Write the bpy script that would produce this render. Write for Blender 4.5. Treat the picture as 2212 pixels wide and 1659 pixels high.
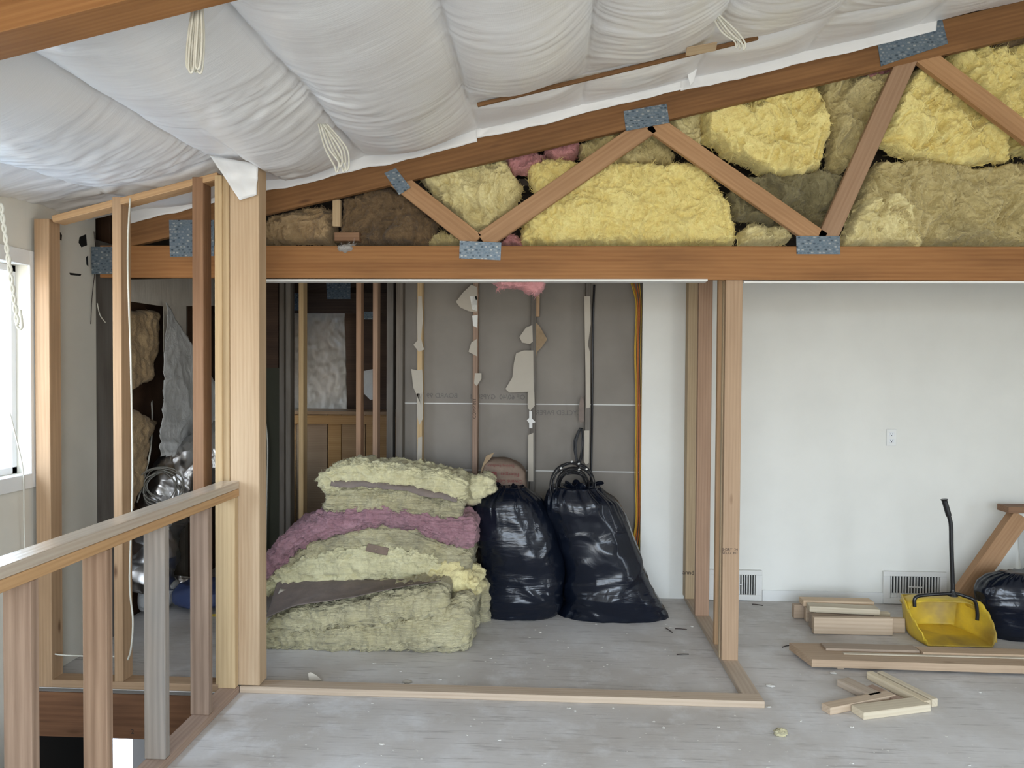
import bpy, bmesh, math, random
import numpy as np
from mathutils import Vector, Matrix

for o in list(bpy.data.objects): bpy.data.objects.remove(o)
sc = bpy.context.scene
col = sc.collection
random.seed(7)

# ------------------------------------------------------------------ camera
F, CAM_H = 1600.0, 1.66
PITCH, YAW, ROLL = map(math.radians, (1.2, 3.0, 0.35))
RM = Matrix.Rotation(YAW, 3, 'Z') @ Matrix.Rotation(math.pi/2-PITCH, 3, 'X') @ Matrix.Rotation(ROLL, 3, 'Z')
cd = bpy.data.cameras.new('camera'); cam = bpy.data.objects.new('camera', cd); col.objects.link(cam)
cd.sensor_width = 36.0; cd.lens = F/2212*36.0; cd.clip_start = 0.05
cam.matrix_world = Matrix.Translation((0, 0, CAM_H)) @ RM.to_4x4()
sc.camera = cam

# ------------------------------------------------------------------ light and exposure
vs = sc.view_settings
vs.view_transform = 'Standard'; vs.look = 'None'; vs.gamma = 1.0; vs.use_curve_mapping = False
vs.exposure = 0.46
world = bpy.data.worlds.new('sky'); sc.world = world; world.use_nodes = True
wn = world.node_tree.nodes; wl = world.node_tree.links
bg = wn['Background']
SKY = 9.0
tc = wn.new('ShaderNodeTexCoord'); sep = wn.new('ShaderNodeSeparateXYZ'); wl.new(tc.outputs['Generated'], sep.inputs[0])
rmp = wn.new('ShaderNodeValToRGB'); wl.new(sep.outputs['Z'], rmp.inputs[0])
rmp.color_ramp.elements[0].position = 0.0; rmp.color_ramp.elements[0].color = (0.42, 0.40, 0.36, 1)
rmp.color_ramp.elements[1].position = 0.06; rmp.color_ramp.elements[1].color = (0.76, 0.87, 1.0, 1)
e = rmp.color_ramp.elements.new(1.0); e.color = (0.50, 0.71, 1.0, 1)
wl.new(rmp.outputs[0], bg.inputs[0]); bg.inputs[1].default_value = SKY

def portal(name, loc, target, sx, sy):
    l = bpy.data.lights.new(name, 'AREA'); l.shape = 'RECTANGLE'; l.size = sx; l.size_y = sy
    l.cycles.is_portal = True
    o = bpy.data.objects.new(name, l); col.objects.link(o); o.location = loc
    o.rotation_euler = (Vector(target)-Vector(loc)).to_track_quat('-Z', 'Y').to_euler()
# room size
XL, XR, YB, YW = -2.66, 4.60, -3.0, 5.39           # left wall, right wall, wall behind the camera, back wall
RW = (0.5, 1.7, 0.10, 2.10)                        # right wall glazing  Y0,Y1,z0,z1
BW = (-2.3, 2.4, 0.10, 2.75)                       # rear wall glazing   X0,X1,z0,z1
portal('daylight_portal_right', (XR+0.10, (RW[0]+RW[1])/2, (RW[2]+RW[3])/2), (0, (RW[0]+RW[1])/2, (RW[2]+RW[3])/2), RW[1]-RW[0], RW[3]-RW[2])
portal('daylight_portal_rear', ((BW[0]+BW[1])/2, YB-0.10, (BW[2]+BW[3])/2), ((BW[0]+BW[1])/2, 0, (BW[2]+BW[3])/2), BW[1]-BW[0], BW[3]-BW[2])
portal('daylight_portal_left', (XL-0.16, 3.05, 1.50), (0, 3.05, 1.50), 1.3, 1.3)

# ------------------------------------------------------------------ pixel helpers (2212 x 1659 frame -> metres, at a given real plane)
def ray(x, y): return RM @ Vector(((x-1106)/F, -(y-829.5)/F, -1))
C0 = Vector((0, 0, CAM_H))
def atY(x, y, Y): d = ray(x, y); return C0 + d*(Y/d.y)
def atZ(x, y, Z=0.0): d = ray(x, y); return C0 + d*((Z-CAM_H)/d.z)
def atX(x, y, X): d = ray(x, y); return C0 + d*(X/d.x)

# ------------------------------------------------------------------ noise
rs = np.random.RandomState(11)
PERM = np.concatenate([rs.permutation(256)]*3)
G = rs.normal(size=(256, 3)); G /= np.linalg.norm(G, axis=1)[:, None]
def noise(P, seed=0):
    P = np.asarray(P, float) + np.array([seed*17.31, seed*5.77, seed*9.13])
    i = np.floor(P).astype(int); f = P-i; i &= 255
    u = f*f*f*(f*(f*6-15)+10)
    def g(dx, dy, dz):
        h = PERM[PERM[PERM[(i[:, 0]+dx) & 255]+((i[:, 1]+dy) & 255)]+((i[:, 2]+dz) & 255)]
        return (G[h]*(f-np.array([dx, dy, dz]))).sum(1)
    def l(a, b, t): return a+(b-a)*t
    return 1.5*l(l(l(g(0,0,0), g(1,0,0), u[:,0]), l(g(0,1,0), g(1,1,0), u[:,0]), u[:,1]),
             l(l(g(0,0,1), g(1,0,1), u[:,0]), l(g(0,1,1), g(1,1,1), u[:,0]), u[:,1]), u[:,2])
def fbm(P, octv=4, seed=0):
    a, s = 1.0, 0.0; P = np.asarray(P, float)
    for k in range(octv): s = s+a*noise(P*(2**k), seed+k*3); a *= .5
    return s
def ridged(P, octv=3, seed=0):
    a, s = 1.0, 0.0; P = np.asarray(P, float)
    for k in range(octv): s = s+a*(1-2*np.abs(noise(P*(2**k), seed+k*3))); a *= .5
    return s

# ------------------------------------------------------------------ object helpers
def W(o):
    m = o.matrix_basis.copy()
    return W(o.parent) @ m if o.parent else m
def tag(o, label=None, cat=None, group=None, kind=None):
    if label: o['label'] = label
    if cat: o['category'] = cat
    if group: o['group'] = group
    if kind: o['kind'] = kind
    return o
def link(name, me, m=None, parent=None, M=None, **kw):
    o = bpy.data.objects.new(name, me); col.objects.link(o)
    if m is not None and not me.materials: me.materials.append(m)
    M = M or Matrix.Identity(4)
    if parent:
        o.parent = parent; o.matrix_basis = W(parent).inverted() @ M
    else: o.matrix_basis = M
    return tag(o, **kw)
def thing(name, label, cat, loc=(0, 0, 0), group=None, kind=None):
    o = bpy.data.objects.new(name, None); col.objects.link(o); o.location = loc; o.empty_display_size = .05
    o.matrix_basis = Matrix.Translation(loc)
    return tag(o, label, cat, group, kind)
def mk(name, verts, faces, smooth=True, origin=None):
    me = bpy.data.meshes.new(name)
    V = np.asarray(verts, float)
    me.from_pydata(V.tolist(), [], [list(map(int, f)) for f in faces]); me.validate()
    if smooth: me.polygons.foreach_set('use_smooth', [True]*len(me.polygons))
    me.update(); return me
def put(name, verts, faces, m, parent=None, smooth=True, origin=None, **kw):
    """a mesh whose vertices are given in world metres; the object's origin goes to its lowest middle"""
    V = np.asarray(verts, float)
    if origin is None: origin = np.array([(V[:,0].min()+V[:,0].max())/2, (V[:,1].min()+V[:,1].max())/2, V[:,2].min()])
    me = mk(name, V-np.asarray(origin), faces, smooth)
    return link(name, me, m, parent, Matrix.Translation(Vector(origin)), **kw)
def box_mesh(name, sx, sy, sz, bev=.002):
    bm = bmesh.new(); bmesh.ops.create_cube(bm, size=1)
    for v in bm.verts: v.co = Vector((v.co.x*sx, v.co.y*sy, v.co.z*sz))
    if bev: bmesh.ops.bevel(bm, geom=bm.edges[:], offset=bev, segments=1, affect='EDGES')
    me = bpy.data.meshes.new(name); bm.to_mesh(me); bm.free(); return me
def box(name, lo, hi, m, parent=None, bev=.002, **kw):
    lo, hi = Vector(lo), Vector(hi); c = (lo+hi)/2; s = hi-lo
    return link(name, box_mesh(name, s.x, s.y, s.z, bev), m, parent, Matrix.Translation(c), **kw)
def board(name, a, b, w, t, nrm, m, parent=None, bev=.0025, **kw):
    """lumber from a to b (centre line); thickness t along nrm, width w across; grain runs along local X"""
    a, b, z = Vector(a), Vector(b), Vector(nrm); x = (b-a); L = x.length; x.normalize()
    z = (z-x*z.dot(x)).normalized(); y = z.cross(x)
    M = Matrix((x, y, z)).transposed().to_4x4(); M.translation = (a+b)/2
    return link(name, box_mesh(name, L, w, t, bev), m, parent, M, **kw)
def prism(name, pts, ext, m, parent=None, smooth=False, **kw):
    """flat polygon pts (world) pushed along vector ext"""
    n = len(pts); P = [Vector(p) for p in pts]; E = Vector(ext)
    V = [tuple(p) for p in P]+[tuple(p+E) for p in P]
    fs = [list(range(n))[::-1], list(range(n, 2*n))]+[[i, (i+1) % n, n+(i+1) % n, n+i] for i in range(n)]
    o = put(name, V, fs, m, parent, smooth, **kw)
    bm = bmesh.new(); bm.from_mesh(o.data); bmesh.ops.recalc_face_normals(bm, faces=bm.faces[:]); bm.to_mesh(o.data); bm.free()
    return o
def smooth_path(P, n=8):
    P = [Vector(p) for p in P]; out = []
    for i in range(len(P)-1):
        p0, p1, p2, p3 = P[max(i-1, 0)], P[i], P[i+1], P[min(i+2, len(P)-1)]
        for k in range(n):
            t = k/n
            out.append(.5*((2*p1)+(p2-p0)*t+(2*p0-5*p1+4*p2-p3)*t*t+(3*p1-p0-3*p2+p3)*t*t*t))
    out.append(P[-1]); return out
def tube_vf(P, r, n=7, base=0):
    V, Fc = [], []; up = Vector((.3, .5, .8)).normalized(); N = len(P)
    for i, p in enumerate(P):
        t = (P[min(i+1, N-1)]-P[max(i-1, 0)]).normalized()
        s = t.cross(up)
        if s.length < 1e-4: s = t.orthogonal()
        s.normalize(); up = s.cross(t).normalized()
        rr = r[i] if hasattr(r, '__len__') else r
        for k in range(n):
            a = 2*math.pi*k/n; V.append(tuple(p+(s*math.cos(a)+up*math.sin(a))*rr))
    for i in range(N-1):
        for k in range(n):
            Fc.append([base+i*n+k, base+i*n+(k+1) % n, base+(i+1)*n+(k+1) % n, base+(i+1)*n+k])
    Fc.append([base+k for k in range(n)][::-1]); Fc.append([base+(N-1)*n+k for k in range(n)])
    return V, Fc
def tube(name, P, r, m, parent=None, sm=8, n=7, **kw):
    P = smooth_path(P, sm) if sm else [Vector(p) for p in P]
    V, Fc = tube_vf(P, r, n); return put(name, V, Fc, m, parent, **kw)
def tubes(name, paths, r, m, parent=None, sm=8, n=6, **kw):
    V, Fc = [], []
    for P in paths:
        v, f = tube_vf(smooth_path(P, sm), r, n, len(V)); V += v; Fc += f
    return put(name, V, Fc, m, parent, **kw)
def solidify(o, t, off=0):
    md = o.modifiers.new('thickness', 'SOLIDIFY'); md.thickness = t; md.offset = off; return o

# ------------------------------------------------------------------ materials
class NT:
    def __init__(s, name):
        s.m = bpy.data.materials.new(name); s.m.use_nodes = True; s.t = s.m.node_tree; s.b = s.t.nodes['Principled BSDF']
        s.tc = s.t.nodes.new('ShaderNodeTexCoord'); s.oi = s.t.nodes.new('ShaderNodeObjectInfo')
    def n(s, typ, ins=None, **p):
        nd = s.t.nodes.new(typ)
        for k, v in p.items(): setattr(nd, k, v)
        for k, v in (ins or {}).items(): s.set(nd.inputs[k], v)
        return nd
    def set(s, inp, v):
        if hasattr(v, 'node'): s.t.links.new(v, inp)
        elif isinstance(v, (tuple, list)) and len(v) == 3 and inp.type == 'RGBA': inp.default_value = (*v, 1)
        else: inp.default_value = v
    def mapping(s, scale, src='Object', rnd=False, rot=(0, 0, 0)):
        v = s.tc.outputs[src]
        if rnd:
            r = s.n('ShaderNodeVectorMath', {0: s.oi.outputs['Random'], 1: (31.0, 17.0, 23.0)}, operation='MULTIPLY').outputs[0]
            v = s.n('ShaderNodeVectorMath', {0: v, 1: r}, operation='ADD').outputs[0]
        return s.n('ShaderNodeMapping', {'Vector': v, 'Scale': scale, 'Rotation': rot}).outputs[0]
    def noise(s, vec, scale=1, detail=3, rough=.55, dist=0):
        return s.n('ShaderNodeTexNoise', {'Vector': vec, 'Scale': scale, 'Detail': detail, 'Roughness': rough, 'Distortion': dist}).outputs['Fac']
    def ramp(s, fac, stops, interp='LINEAR'):
        r = s.n('ShaderNodeValToRGB', {0: fac}); cr = r.color_ramp; cr.interpolation = interp
        while len(cr.elements) < len(stops): cr.elements.new(.5)
        for el, (p, c) in zip(cr.elements, stops):
            el.position = p; el.color = (*c, 1) if isinstance(c, (tuple, list)) else (c, c, c, 1)
        return r.outputs[0]
    def mix(s, fac, a, b, mode='MIX'):
        nd = s.n('ShaderNodeMix', None, data_type='RGBA', blend_type=mode)
        s.set(nd.inputs[0], fac); s.set(nd.inputs[6], a); s.set(nd.inputs[7], b); return nd.outputs[2]
    def math(s, op, a, b=0.0):
        return s.n('ShaderNodeMath', {0: a, 1: b}, operation=op).outputs[0]
    def bump(s, h, strength=.3, dist=.01):
        s.set(s.b.inputs['Normal'], s.n('ShaderNodeBump', {'Height': h, 'Strength': strength, 'Distance': dist}).outputs[0])
    def out(s, color, rough=.6, spec=.3, metal=0.0):
        s.set(s.b.inputs['Base Color'], color); s.set(s.b.inputs['Roughness'], rough)
        s.set(s.b.inputs['Specular IOR Level'], spec); s.set(s.b.inputs['Metallic'], metal); return s.m

def wood(name, light, dark, knot=(.10, .045, .02), grey=0.0, contrast=1.0, ring=22, stain=.25, rough=.62):
    s = NT(name)
    v = s.mapping((1, 1, 1), rnd=True)
    vs_ = s.n('ShaderNodeMapping', {'Vector': v, 'Scale': (.13, 1, 1)}).outputs[0]
    wob = s.noise(s.n('ShaderNodeMapping', {'Vector': v, 'Scale': (.9, 16, 16)}).outputs[0], 1, 2)
    wv = s.n('ShaderNodeTexWave', {'Vector': vs_, 'Scale': ring, 'Distortion': 9.0, 'Detail': 2.0, 'Detail Scale': .22, 'Phase Offset': s.math('MULTIPLY', s.oi.outputs['Random'], 40.0)}, wave_type='RINGS', rings_direction='X').outputs['Fac']
    fine = s.noise(s.n('ShaderNodeMapping', {'Vector': v, 'Scale': (4, 130, 130)}).outputs[0], 1, 3, .6)
    big = s.noise(s.n('ShaderNodeMapping', {'Vector': v, 'Scale': (1.8, 9, 9)}).outputs[0], 1, 3)
    f = s.math('ADD', s.math('MULTIPLY', wv, .17*contrast), s.math('MULTIPLY', fine, .60))
    f = s.math('ADD', f, s.math('MULTIPLY', s.math('SUBTRACT', wob, .5), .8))
    c = s.ramp(f, [(.18, light), (.85, dark)])
    # board to board tone
    hv = s.n('ShaderNodeHueSaturation', {'Color': c, 'Hue': .5, 'Saturation': s.math('ADD', s.math('MULTIPLY', s.oi.outputs['Random'], .25), .85), 'Value': s.math('ADD', s.math('MULTIPLY', s.oi.outputs['Random'], .30), .84)}).outputs[0]
    # stains and grey weathering
    c = s.mix(s.math('MULTIPLY', s.ramp(big, [(.45, 0), (.75, 1)]), stain), hv, tuple(x*.45 for x in dark))
    if grey: c = s.mix(s.math('MULTIPLY', s.ramp(big, [(.25, 1), (.6, .35)]), grey), c, (.22, .22, .21))
    vo = s.n('ShaderNodeTexVoronoi', {'Vector': s.n('ShaderNodeMapping', {'Vector': v, 'Scale': (2.1, 7, 7)}).outputs[0], 'Scale': 1.0, 'Randomness': 1.0})
    k = s.ramp(vo.outputs['Distance'], [(.03, 1), (.10, 0)])
    pick = s.ramp(s.n('ShaderNodeSeparateColor', {0: vo.outputs['Color']}).outputs[0], [(.52, 0), (.56, 1)])
    c = s.mix(s.math('MULTIPLY', s.math('MULTIPLY', k, pick), .8), c, knot)
    s.bump(f, .25, .003)
    return s.out(c, rough, .25)

W_TRUSS = wood('truss fir', (.315, .162, .074), (.19, .086, .036), stain=.32)
W_TOP = wood('top chord fir', (.235, .120, .052), (.13, .060, .024), stain=.4)
W_WEB = wood('web fir', (.42, .250, .135), (.29, .155, .075), stain=.2)
W_STUD = wood('stud fir', (.49, .315, .175), (.33, .195, .10), stain=.15)
W_POST = wood('dry grey-blond post', (.50, .375, .255), (.365, .25, .155), stain=.10)
W_RAIL_LIT = wood('smooth rail paled for sky light', (.60, .50, .38), (.46, .35, .25), stain=.10, rough=.24)  # paler base colour paints the window's sky light onto the top board
W_RAIL_LIT.node_tree.nodes['Principled BSDF'].inputs['Specular IOR Level'].default_value = .95
W_PALE = wood('pale stud pine', (.56, .41, .235), (.40, .265, .135), stain=.10)
W_PINK = wood('pink fir', (.42, .275, .185), (.28, .17, .11), stain=.18, contrast=1.3)
W_BAL = wood('grainy baluster fir', (.40, .265, .175), (.23, .14, .088), stain=.22, contrast=1.9, ring=16)
W_GREY = wood('weathered grey fir', (.42, .34, .27), (.24, .19, .15), grey=.6, stain=.35, contrast=2.0)
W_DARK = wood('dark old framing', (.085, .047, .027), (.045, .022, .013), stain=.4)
W_OLD = wood('dirty old stud', (.18, .145, .11), (.09, .07, .05), grey=.5, stain=.5)
W_LVL = wood('engineered rim board', (.20, .105, .06), (.10, .048, .027), stain=.5, ring=12)
W_PANEL = wood('amber wood paneling', (.36, .215, .10), (.25, .13, .055), stain=.2, rough=.4)
W_OFF = wood('sawn offcut lumber', (.57, .445, .32), (.42, .30, .20), stain=.10, contrast=1.3)
W_OFFP = wood('pale sawn offcut', (.66, .57, .42), (.52, .42, .28), stain=.08, contrast=1.3)
W_PLANK = wood('floor plank', (.44, .325, .225), (.32, .22, .145), stain=.15)

def paint(name, c, rough=.55, spots=0.0, amt=.06):
    s = NT(name)
    v = s.mapping((1, 1, 1)); n1 = s.noise(v, 2.2, 4); n2 = s.noise(v, 180, 2)
    cc = s.mix(s.ramp(n1, [(.35, 0), (.7, 1)]), c, tuple(x*(1-amt) for x in c))
    if spots:
        vo = s.n('ShaderNodeTexVoronoi', {'Vector': v, 'Scale': 2.6})
        k = s.ramp(vo.outputs['Distance'], [(.012, 1), (.018, 0)])
        cc = s.mix(s.math('MULTIPLY', k, spots), cc, (.08, .07, .06))
    s.bump(n2, .06, .002)
    return s.out(cc, rough, .3)
M_WALL = paint('white painted drywall', (.80, .79, .73), .5, spots=.8)
M_TRIM = paint('white trim paint', (.80, .80, .77), .4)
M_CREAM = paint('cream painted drywall', (.74, .71, .62), .55, amt=.1)
M_BACK = paint('grey paper back of drywall', (.285, .255, .22), .8, amt=.18)
M_TORN = paint('torn pale drywall paper', (.52, .47, .39), .85, amt=.15)
M_GYP = paint('white gypsum', (.80, .79, .75), .9)
M_DARKWALL = paint('dark unlit lining', (.05, .042, .035), .9)  # near-black colour stands in for the lack of light in these spaces
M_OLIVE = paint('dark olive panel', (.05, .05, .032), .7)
M_WINDOW = paint('white vinyl window', (.82, .83, .84), .3)

def flat(name, c, rough=.5, spec=.4, metal=0.0):
    s = NT(name); return s.out(c, rough, spec, metal)
M_CABLE = flat('white cable jacket', (.66, .64, .55), .45)
M_BLACKCABLE = flat('black cable jacket', (.012, .012, .014), .35)
M_YCABLE = flat('yellow cable jacket', (.55, .33, .03), .45)
M_OCABLE = flat('orange cable jacket', (.45, .12, .02), .45)
M_BLACKP = flat('black handle plastic', (.012, .012, .013), .28, .5)
M_RED = flat('red print', (.20, .055, .05), .8)
M_INK = flat('dark ink', (.05, .035, .03), .8)
M_FAINT = flat('faint grey print', (.17, .155, .14), .85)
M_SLOT = flat('dark slot', (.01, .01, .01), .6)
M_METAL = flat('painted steel register', (.74, .73, .69), .4, .5)
M_DUCT = flat('dark duct inside', (.03, .03, .03), .8)

def m_floor():
    s = NT('dusty plywood subfloor')
    v = s.mapping((1, 1, 1), 'Object')
    big = s.noise(v, .9, 5, .6); mid = s.noise(v, 5, 5, .65)
    gr = s.noise(s.mapping((5, 60, 20)), 1, 4, .6)
    dots = s.n('ShaderNodeTexVoronoi', {'Vector': v, 'Scale': 26.0}).outputs['Distance']
    c = s.mix(s.ramp(big, [(.35, 0), (.65, 1)]), (.66, .635, .61), (.48, .44, .395))
    c = s.mix(s.math('MULTIPLY', s.ramp(mid, [(.5, 0), (.68, 1)]), .6), c, (.72, .705, .69))
    c = s.mix(s.math('MULTIPLY', s.ramp(gr, [(.56, 0), (.70, 1)]), .5), c, (.25, .22, .195))
    c = s.mix(s.math('MULTIPLY', s.ramp(dots, [(.04, 1), (.07, 0)]), .5), c, (.64, .62, .58))
    s.bump(s.math('ADD', gr, mid), .22, .004)
    return s.out(c, .62, .3)
M_FLOOR = m_floor()

def m_poly():
    s = NT('white plastic vapour barrier')
    v = s.mapping((1, 1, 1))
    wv = s.noise(s.mapping((3, 42, 3)), 1, 4, .6, .6)
    fine = s.n('ShaderNodeTexWave', {'Vector': v, 'Scale': 90.0, 'Distortion': .3}, bands_direction='X').outputs['Fac']
    n1 = s.noise(v, 1.3, 3)
    c = s.mix(s.ramp(n1, [(.35, 0), (.65, 1)]), (.80, .795, .785), (.72, .71, .69))
    s.bump(s.math('ADD', s.math('MULTIPLY', wv, 1.0), s.math('MULTIPLY', fine, .05)), .13, .012)
    return s.out(c, .30, .5)
M_POLY = m_poly()
def m_clear(drape=False):
    s = NT('translucent window plastic' if drape else 'dirty clear plastic sheet')
    v = s.mapping((1, 1, 1)); n1 = s.noise(s.mapping((14, 14, 3)), 1, 4, .6, 1.0)
    c = s.mix(s.ramp(n1, [(.3, 0), (.7, 1)]), (.62, .57, .49), (.50, .455, .385))
    s.bump(n1, .25, .015); s.out(c, .35, .5)
    if drape:
        tr_ = s.n('ShaderNodeBsdfTranslucent', {'Color': (.75, .60, .42, 1)}); mx = s.n('ShaderNodeMixShader', {0: .12, 1: s.b.outputs[0], 2: tr_.outputs[0]})  # warm tint in the plastic stands in for golden reflections from outside
        s.t.links.new(mx.outputs[0], s.t.nodes['Material Output'].inputs[0])
    return s.m
M_CLEAR = m_clear(); M_DRAPE = m_clear(True)
def m_greypoly():
    s = NT('grey reflective plastic sheet')
    n1 = s.noise(s.mapping((9, 9, 9)), 1, 5, .6, 1.2)
    c = s.mix(n1, (.48, .48, .465), (.62, .62, .60)); s.bump(n1, .6, .02); return s.out(c, .28, .6)
M_GREYPOLY = m_greypoly()
def m_foil():
    s = NT('crumpled silver foil')
    n1 = s.n('ShaderNodeTexVoronoi', {'Vector': s.mapping((1, 1, 1)), 'Scale': 9.0}).outputs['Distance']
    s.bump(n1, .5, .05); return s.out((.55, .54, .53), .34, .5, 1.0)
M_FOIL = m_foil()
def m_fibre(name, a, b, dirt_shade, dirt_shade_amt=.4, layered=0.0):
    s = NT(name)
    v = s.mapping((1, 1, 1), rnd=True)
    n1 = s.noise(v, 7, 5, .62, .6); n2 = s.noise(v, 40, 4, .7); n3 = s.noise(v, 3, 4, .6)
    c = s.mix(s.ramp(n1, [(.33, 0), (.66, 1)]), a, b)
    c = s.mix(s.math('MULTIPLY', s.ramp(n3, [(.50, 0), (.70, 1)]), dirt_shade_amt), c, dirt_shade)  # random dark patches: fibre dirt, also put in for crevice shade
    c = s.mix(s.ramp(n2, [(.35, .0), (.75, .38)]), c, tuple(min(1, x*1.25+.04) for x in a))
    h = n2
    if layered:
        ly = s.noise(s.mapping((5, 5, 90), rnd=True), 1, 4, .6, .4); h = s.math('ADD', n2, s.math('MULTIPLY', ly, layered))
        c = s.mix(s.math('MULTIPLY', s.ramp(ly, [(.48, 0), (.68, 1)]), .30), c, dirt_shade)
    s.bump(h, .8, .014)
    s.b.inputs['Sheen Weight'].default_value = .15
    return s.out(c, .95, .05)
FY = m_fibre('bright yellow fibreglass', (.88, .75, .32), (.80, .63, .22), (.56, .43, .19), .28)
FP = m_fibre('pale yellow fibreglass', (.80, .71, .38), (.68, .57, .27), (.40, .34, .20), .40)
FD = m_fibre('dusty yellow fibreglass', (.58, .49, .25), (.48, .39, .17), (.28, .24, .13), .50)
FO = m_fibre('dark olive fibreglass', (.27, .235, .125), (.20, .17, .085), (.10, .09, .055), .5)
FB = m_fibre('brown mineral fibre', (.22, .145, .075), (.14, .09, .048), (.06, .042, .028), .5)
FT = m_fibre('tan fibre', (.42, .30, .165), (.30, .20, .10), (.13, .095, .055), .4)
FK = m_fibre('pink fibreglass', (.56, .27, .27), (.45, .19, .19), (.27, .14, .14), .4)
FL = m_fibre('layered cream fibreglass', (.56, .505, .32), (.47, .41, .225), (.21, .185, .125), .60, layered=2.0)  # stronger dark tone stands in for shade between the pile's layers
FL2 = m_fibre('fresh lemon fibreglass', (.68, .63, .39), (.58, .52, .30), (.36, .335, .23), .40, layered=.5)
FKP = m_fibre('mauve pink fibreglass', (.40, .225, .25), (.31, .16, .18), (.17, .10, .115), .5, layered=.8)
def m_kraft(name, a, b, rough=.8):
    s = NT(name); n = s.noise(s.mapping((1, 1, 1), rnd=True), 9, 5, .65)
    s.bump(s.noise(s.mapping((1, 1, 1)), 30, 4), .3, .008); return s.out(s.mix(s.ramp(n, [(.3, 0), (.7, 1)]), a, b), rough, .2)
M_KRAFT = m_kraft('grey brown kraft facing', (.24, .19, .16), (.17, .14, .125))
M_KRAFTT = m_kraft('tan kraft paper', (.40, .29, .18), (.28, .20, .12))
M_KRAFTB = m_kraft('brown wrapper paper', (.26, .19, .145), (.18, .13, .10))
def m_bag():
    s = NT('black bin bag plastic')
    v = s.mapping((1, 1, 1), rnd=True)
    n1 = s.noise(s.mapping((3, 3, 22), rnd=True), 1, 3, .5, .8); n3 = s.noise(v, 2.2, 2); msk = s.ramp(n3, [(.42, 0), (.62, 1)])
    n2 = s.noise(v, 7, 3, .5, 1.2)
    s.bump(s.math('ADD', s.math('MULTIPLY', n1, msk), s.math('MULTIPLY', n2, .5)), .38, .022)
    return s.out(s.mix(n3, (.003, .005, .010), (.007, .010, .020)), .20, .42)
M_BAG = m_bag()
def m_pan():
    s = NT('scuffed yellow plastic'); n = s.noise(s.mapping((1, 1, 1)), 9, 5, .65)
    n2 = s.noise(s.mapping((1, 1, 1)), 3.2, 4)
    c = s.mix(s.ramp(n, [(.35, 0), (.75, 1)]), (.78, .55, .045), (.62, .42, .05))
    c = s.mix(s.math('MULTIPLY', s.ramp(n2, [(.45, 0), (.66, 1)]), .72), c, (.25, .17, .07)); return s.out(c, .45, .4)
M_PAN = m_pan()
def m_plate():
    s = NT('punched galvanised truss plate')
    v = s.mapping((1, 1, 1))
    br = s.n('ShaderNodeTexBrick', {'Vector': s.n('ShaderNodeMapping', {'Vector': v, 'Rotation': (math.pi/2, 0, 0)}).outputs[0], 'Scale': 30.0, 'Mortar Size': .14, 'Mortar Smooth': .3, 'Brick Width': .62, 'Row Height': .5, 'Color1': (1, 1, 1, 1), 'Color2': (.25, .25, .25, 1), 'Mortar': (.55, .55, .55, 1)}).outputs['Color']
    n = s.noise(v, 160, 3, .7); n2 = s.noise(v, 14, 3)
    f = s.math('ADD', s.math('MULTIPLY', br, .72), s.math('MULTIPLY', n, .28))
    c = s.ramp(f, [(.28, (.03, .045, .06)), (.50, (.13, .175, .215)), (.82, (.36, .38, .38))])
    c = s.mix(s.math('MULTIPLY', s.ramp(n2, [(.4, 0), (.65, 1)]), .35), c, (.10, .155, .23))
    s.bump(f, .6, .004); return s.out(c, .42, .5, .55)
M_PLATE = m_plate()
def m_glass():
    s = NT('window glass')
    gl = s.n('ShaderNodeBsdfTransparent'); gs = s.n('ShaderNodeBsdfGlossy', {'Roughness': .02})
    mx = s.n('ShaderNodeMixShader', {0: .04, 1: gl.outputs[0], 2: gs.outputs[0]})
    s.t.links.new(mx.outputs[0], s.t.nodes['Material Output'].inputs[0]); return s.m
M_GLASS = m_glass()

# ================================================================== SETTING
ZB, SL = 2.894, 0.2252                # underside of the top chords: z = ZB + SL*X
def roofz(X, off=0): return ZB+off+SL*X
def st(name, lo, hi, m, parent=None, **kw): return box(name, lo, hi, m, parent, 0, kind=None if parent else 'structure', **kw)

YS = 3.66                              # front of the stair wall / alcove sole plate
XRAIL = -1.572
fl = thing('floor', 'dusty grey plywood subfloor strewn with crumbs and dust', 'floor', kind='structure'); del fl['category']
st('subfloor_panel', (XRAIL-.09, YB, -.05), (XR, 9.2, 0), M_FLOOR, fl)
st('subfloor_panel', (XL-.1, YS, -.05), (XRAIL-.09, 9.2, 0), M_FLOOR, fl)
st('subfloor_edge', (XL, YS-.004, -.018), (XRAIL-.09, YS+.001, -.004), W_OLD, fl)
st('rim_board', (XL, YS-.010, -.25), (XRAIL-.09, YS-.001, -.020), W_LVL, fl)
st('rim_board', (XRAIL-.13, YB, -.30), (XRAIL-.09, YS+.015, -.05), W_LVL, fl)
# level below, seen through the stairwell
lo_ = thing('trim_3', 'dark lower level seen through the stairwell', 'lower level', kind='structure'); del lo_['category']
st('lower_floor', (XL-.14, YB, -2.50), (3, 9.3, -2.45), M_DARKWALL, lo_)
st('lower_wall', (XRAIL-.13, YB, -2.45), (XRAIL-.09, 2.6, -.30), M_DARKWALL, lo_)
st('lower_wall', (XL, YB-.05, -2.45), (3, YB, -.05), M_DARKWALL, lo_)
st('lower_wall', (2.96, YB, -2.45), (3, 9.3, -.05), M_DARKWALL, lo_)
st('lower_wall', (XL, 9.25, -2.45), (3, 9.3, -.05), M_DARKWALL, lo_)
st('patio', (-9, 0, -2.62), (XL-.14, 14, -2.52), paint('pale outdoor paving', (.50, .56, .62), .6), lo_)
for k in range(6): st('patio_joint', (-9, 6.2+.9*k, -2.519), (XL-.14, 6.22+.9*k, -2.517), M_TRIM, lo_)

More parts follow.
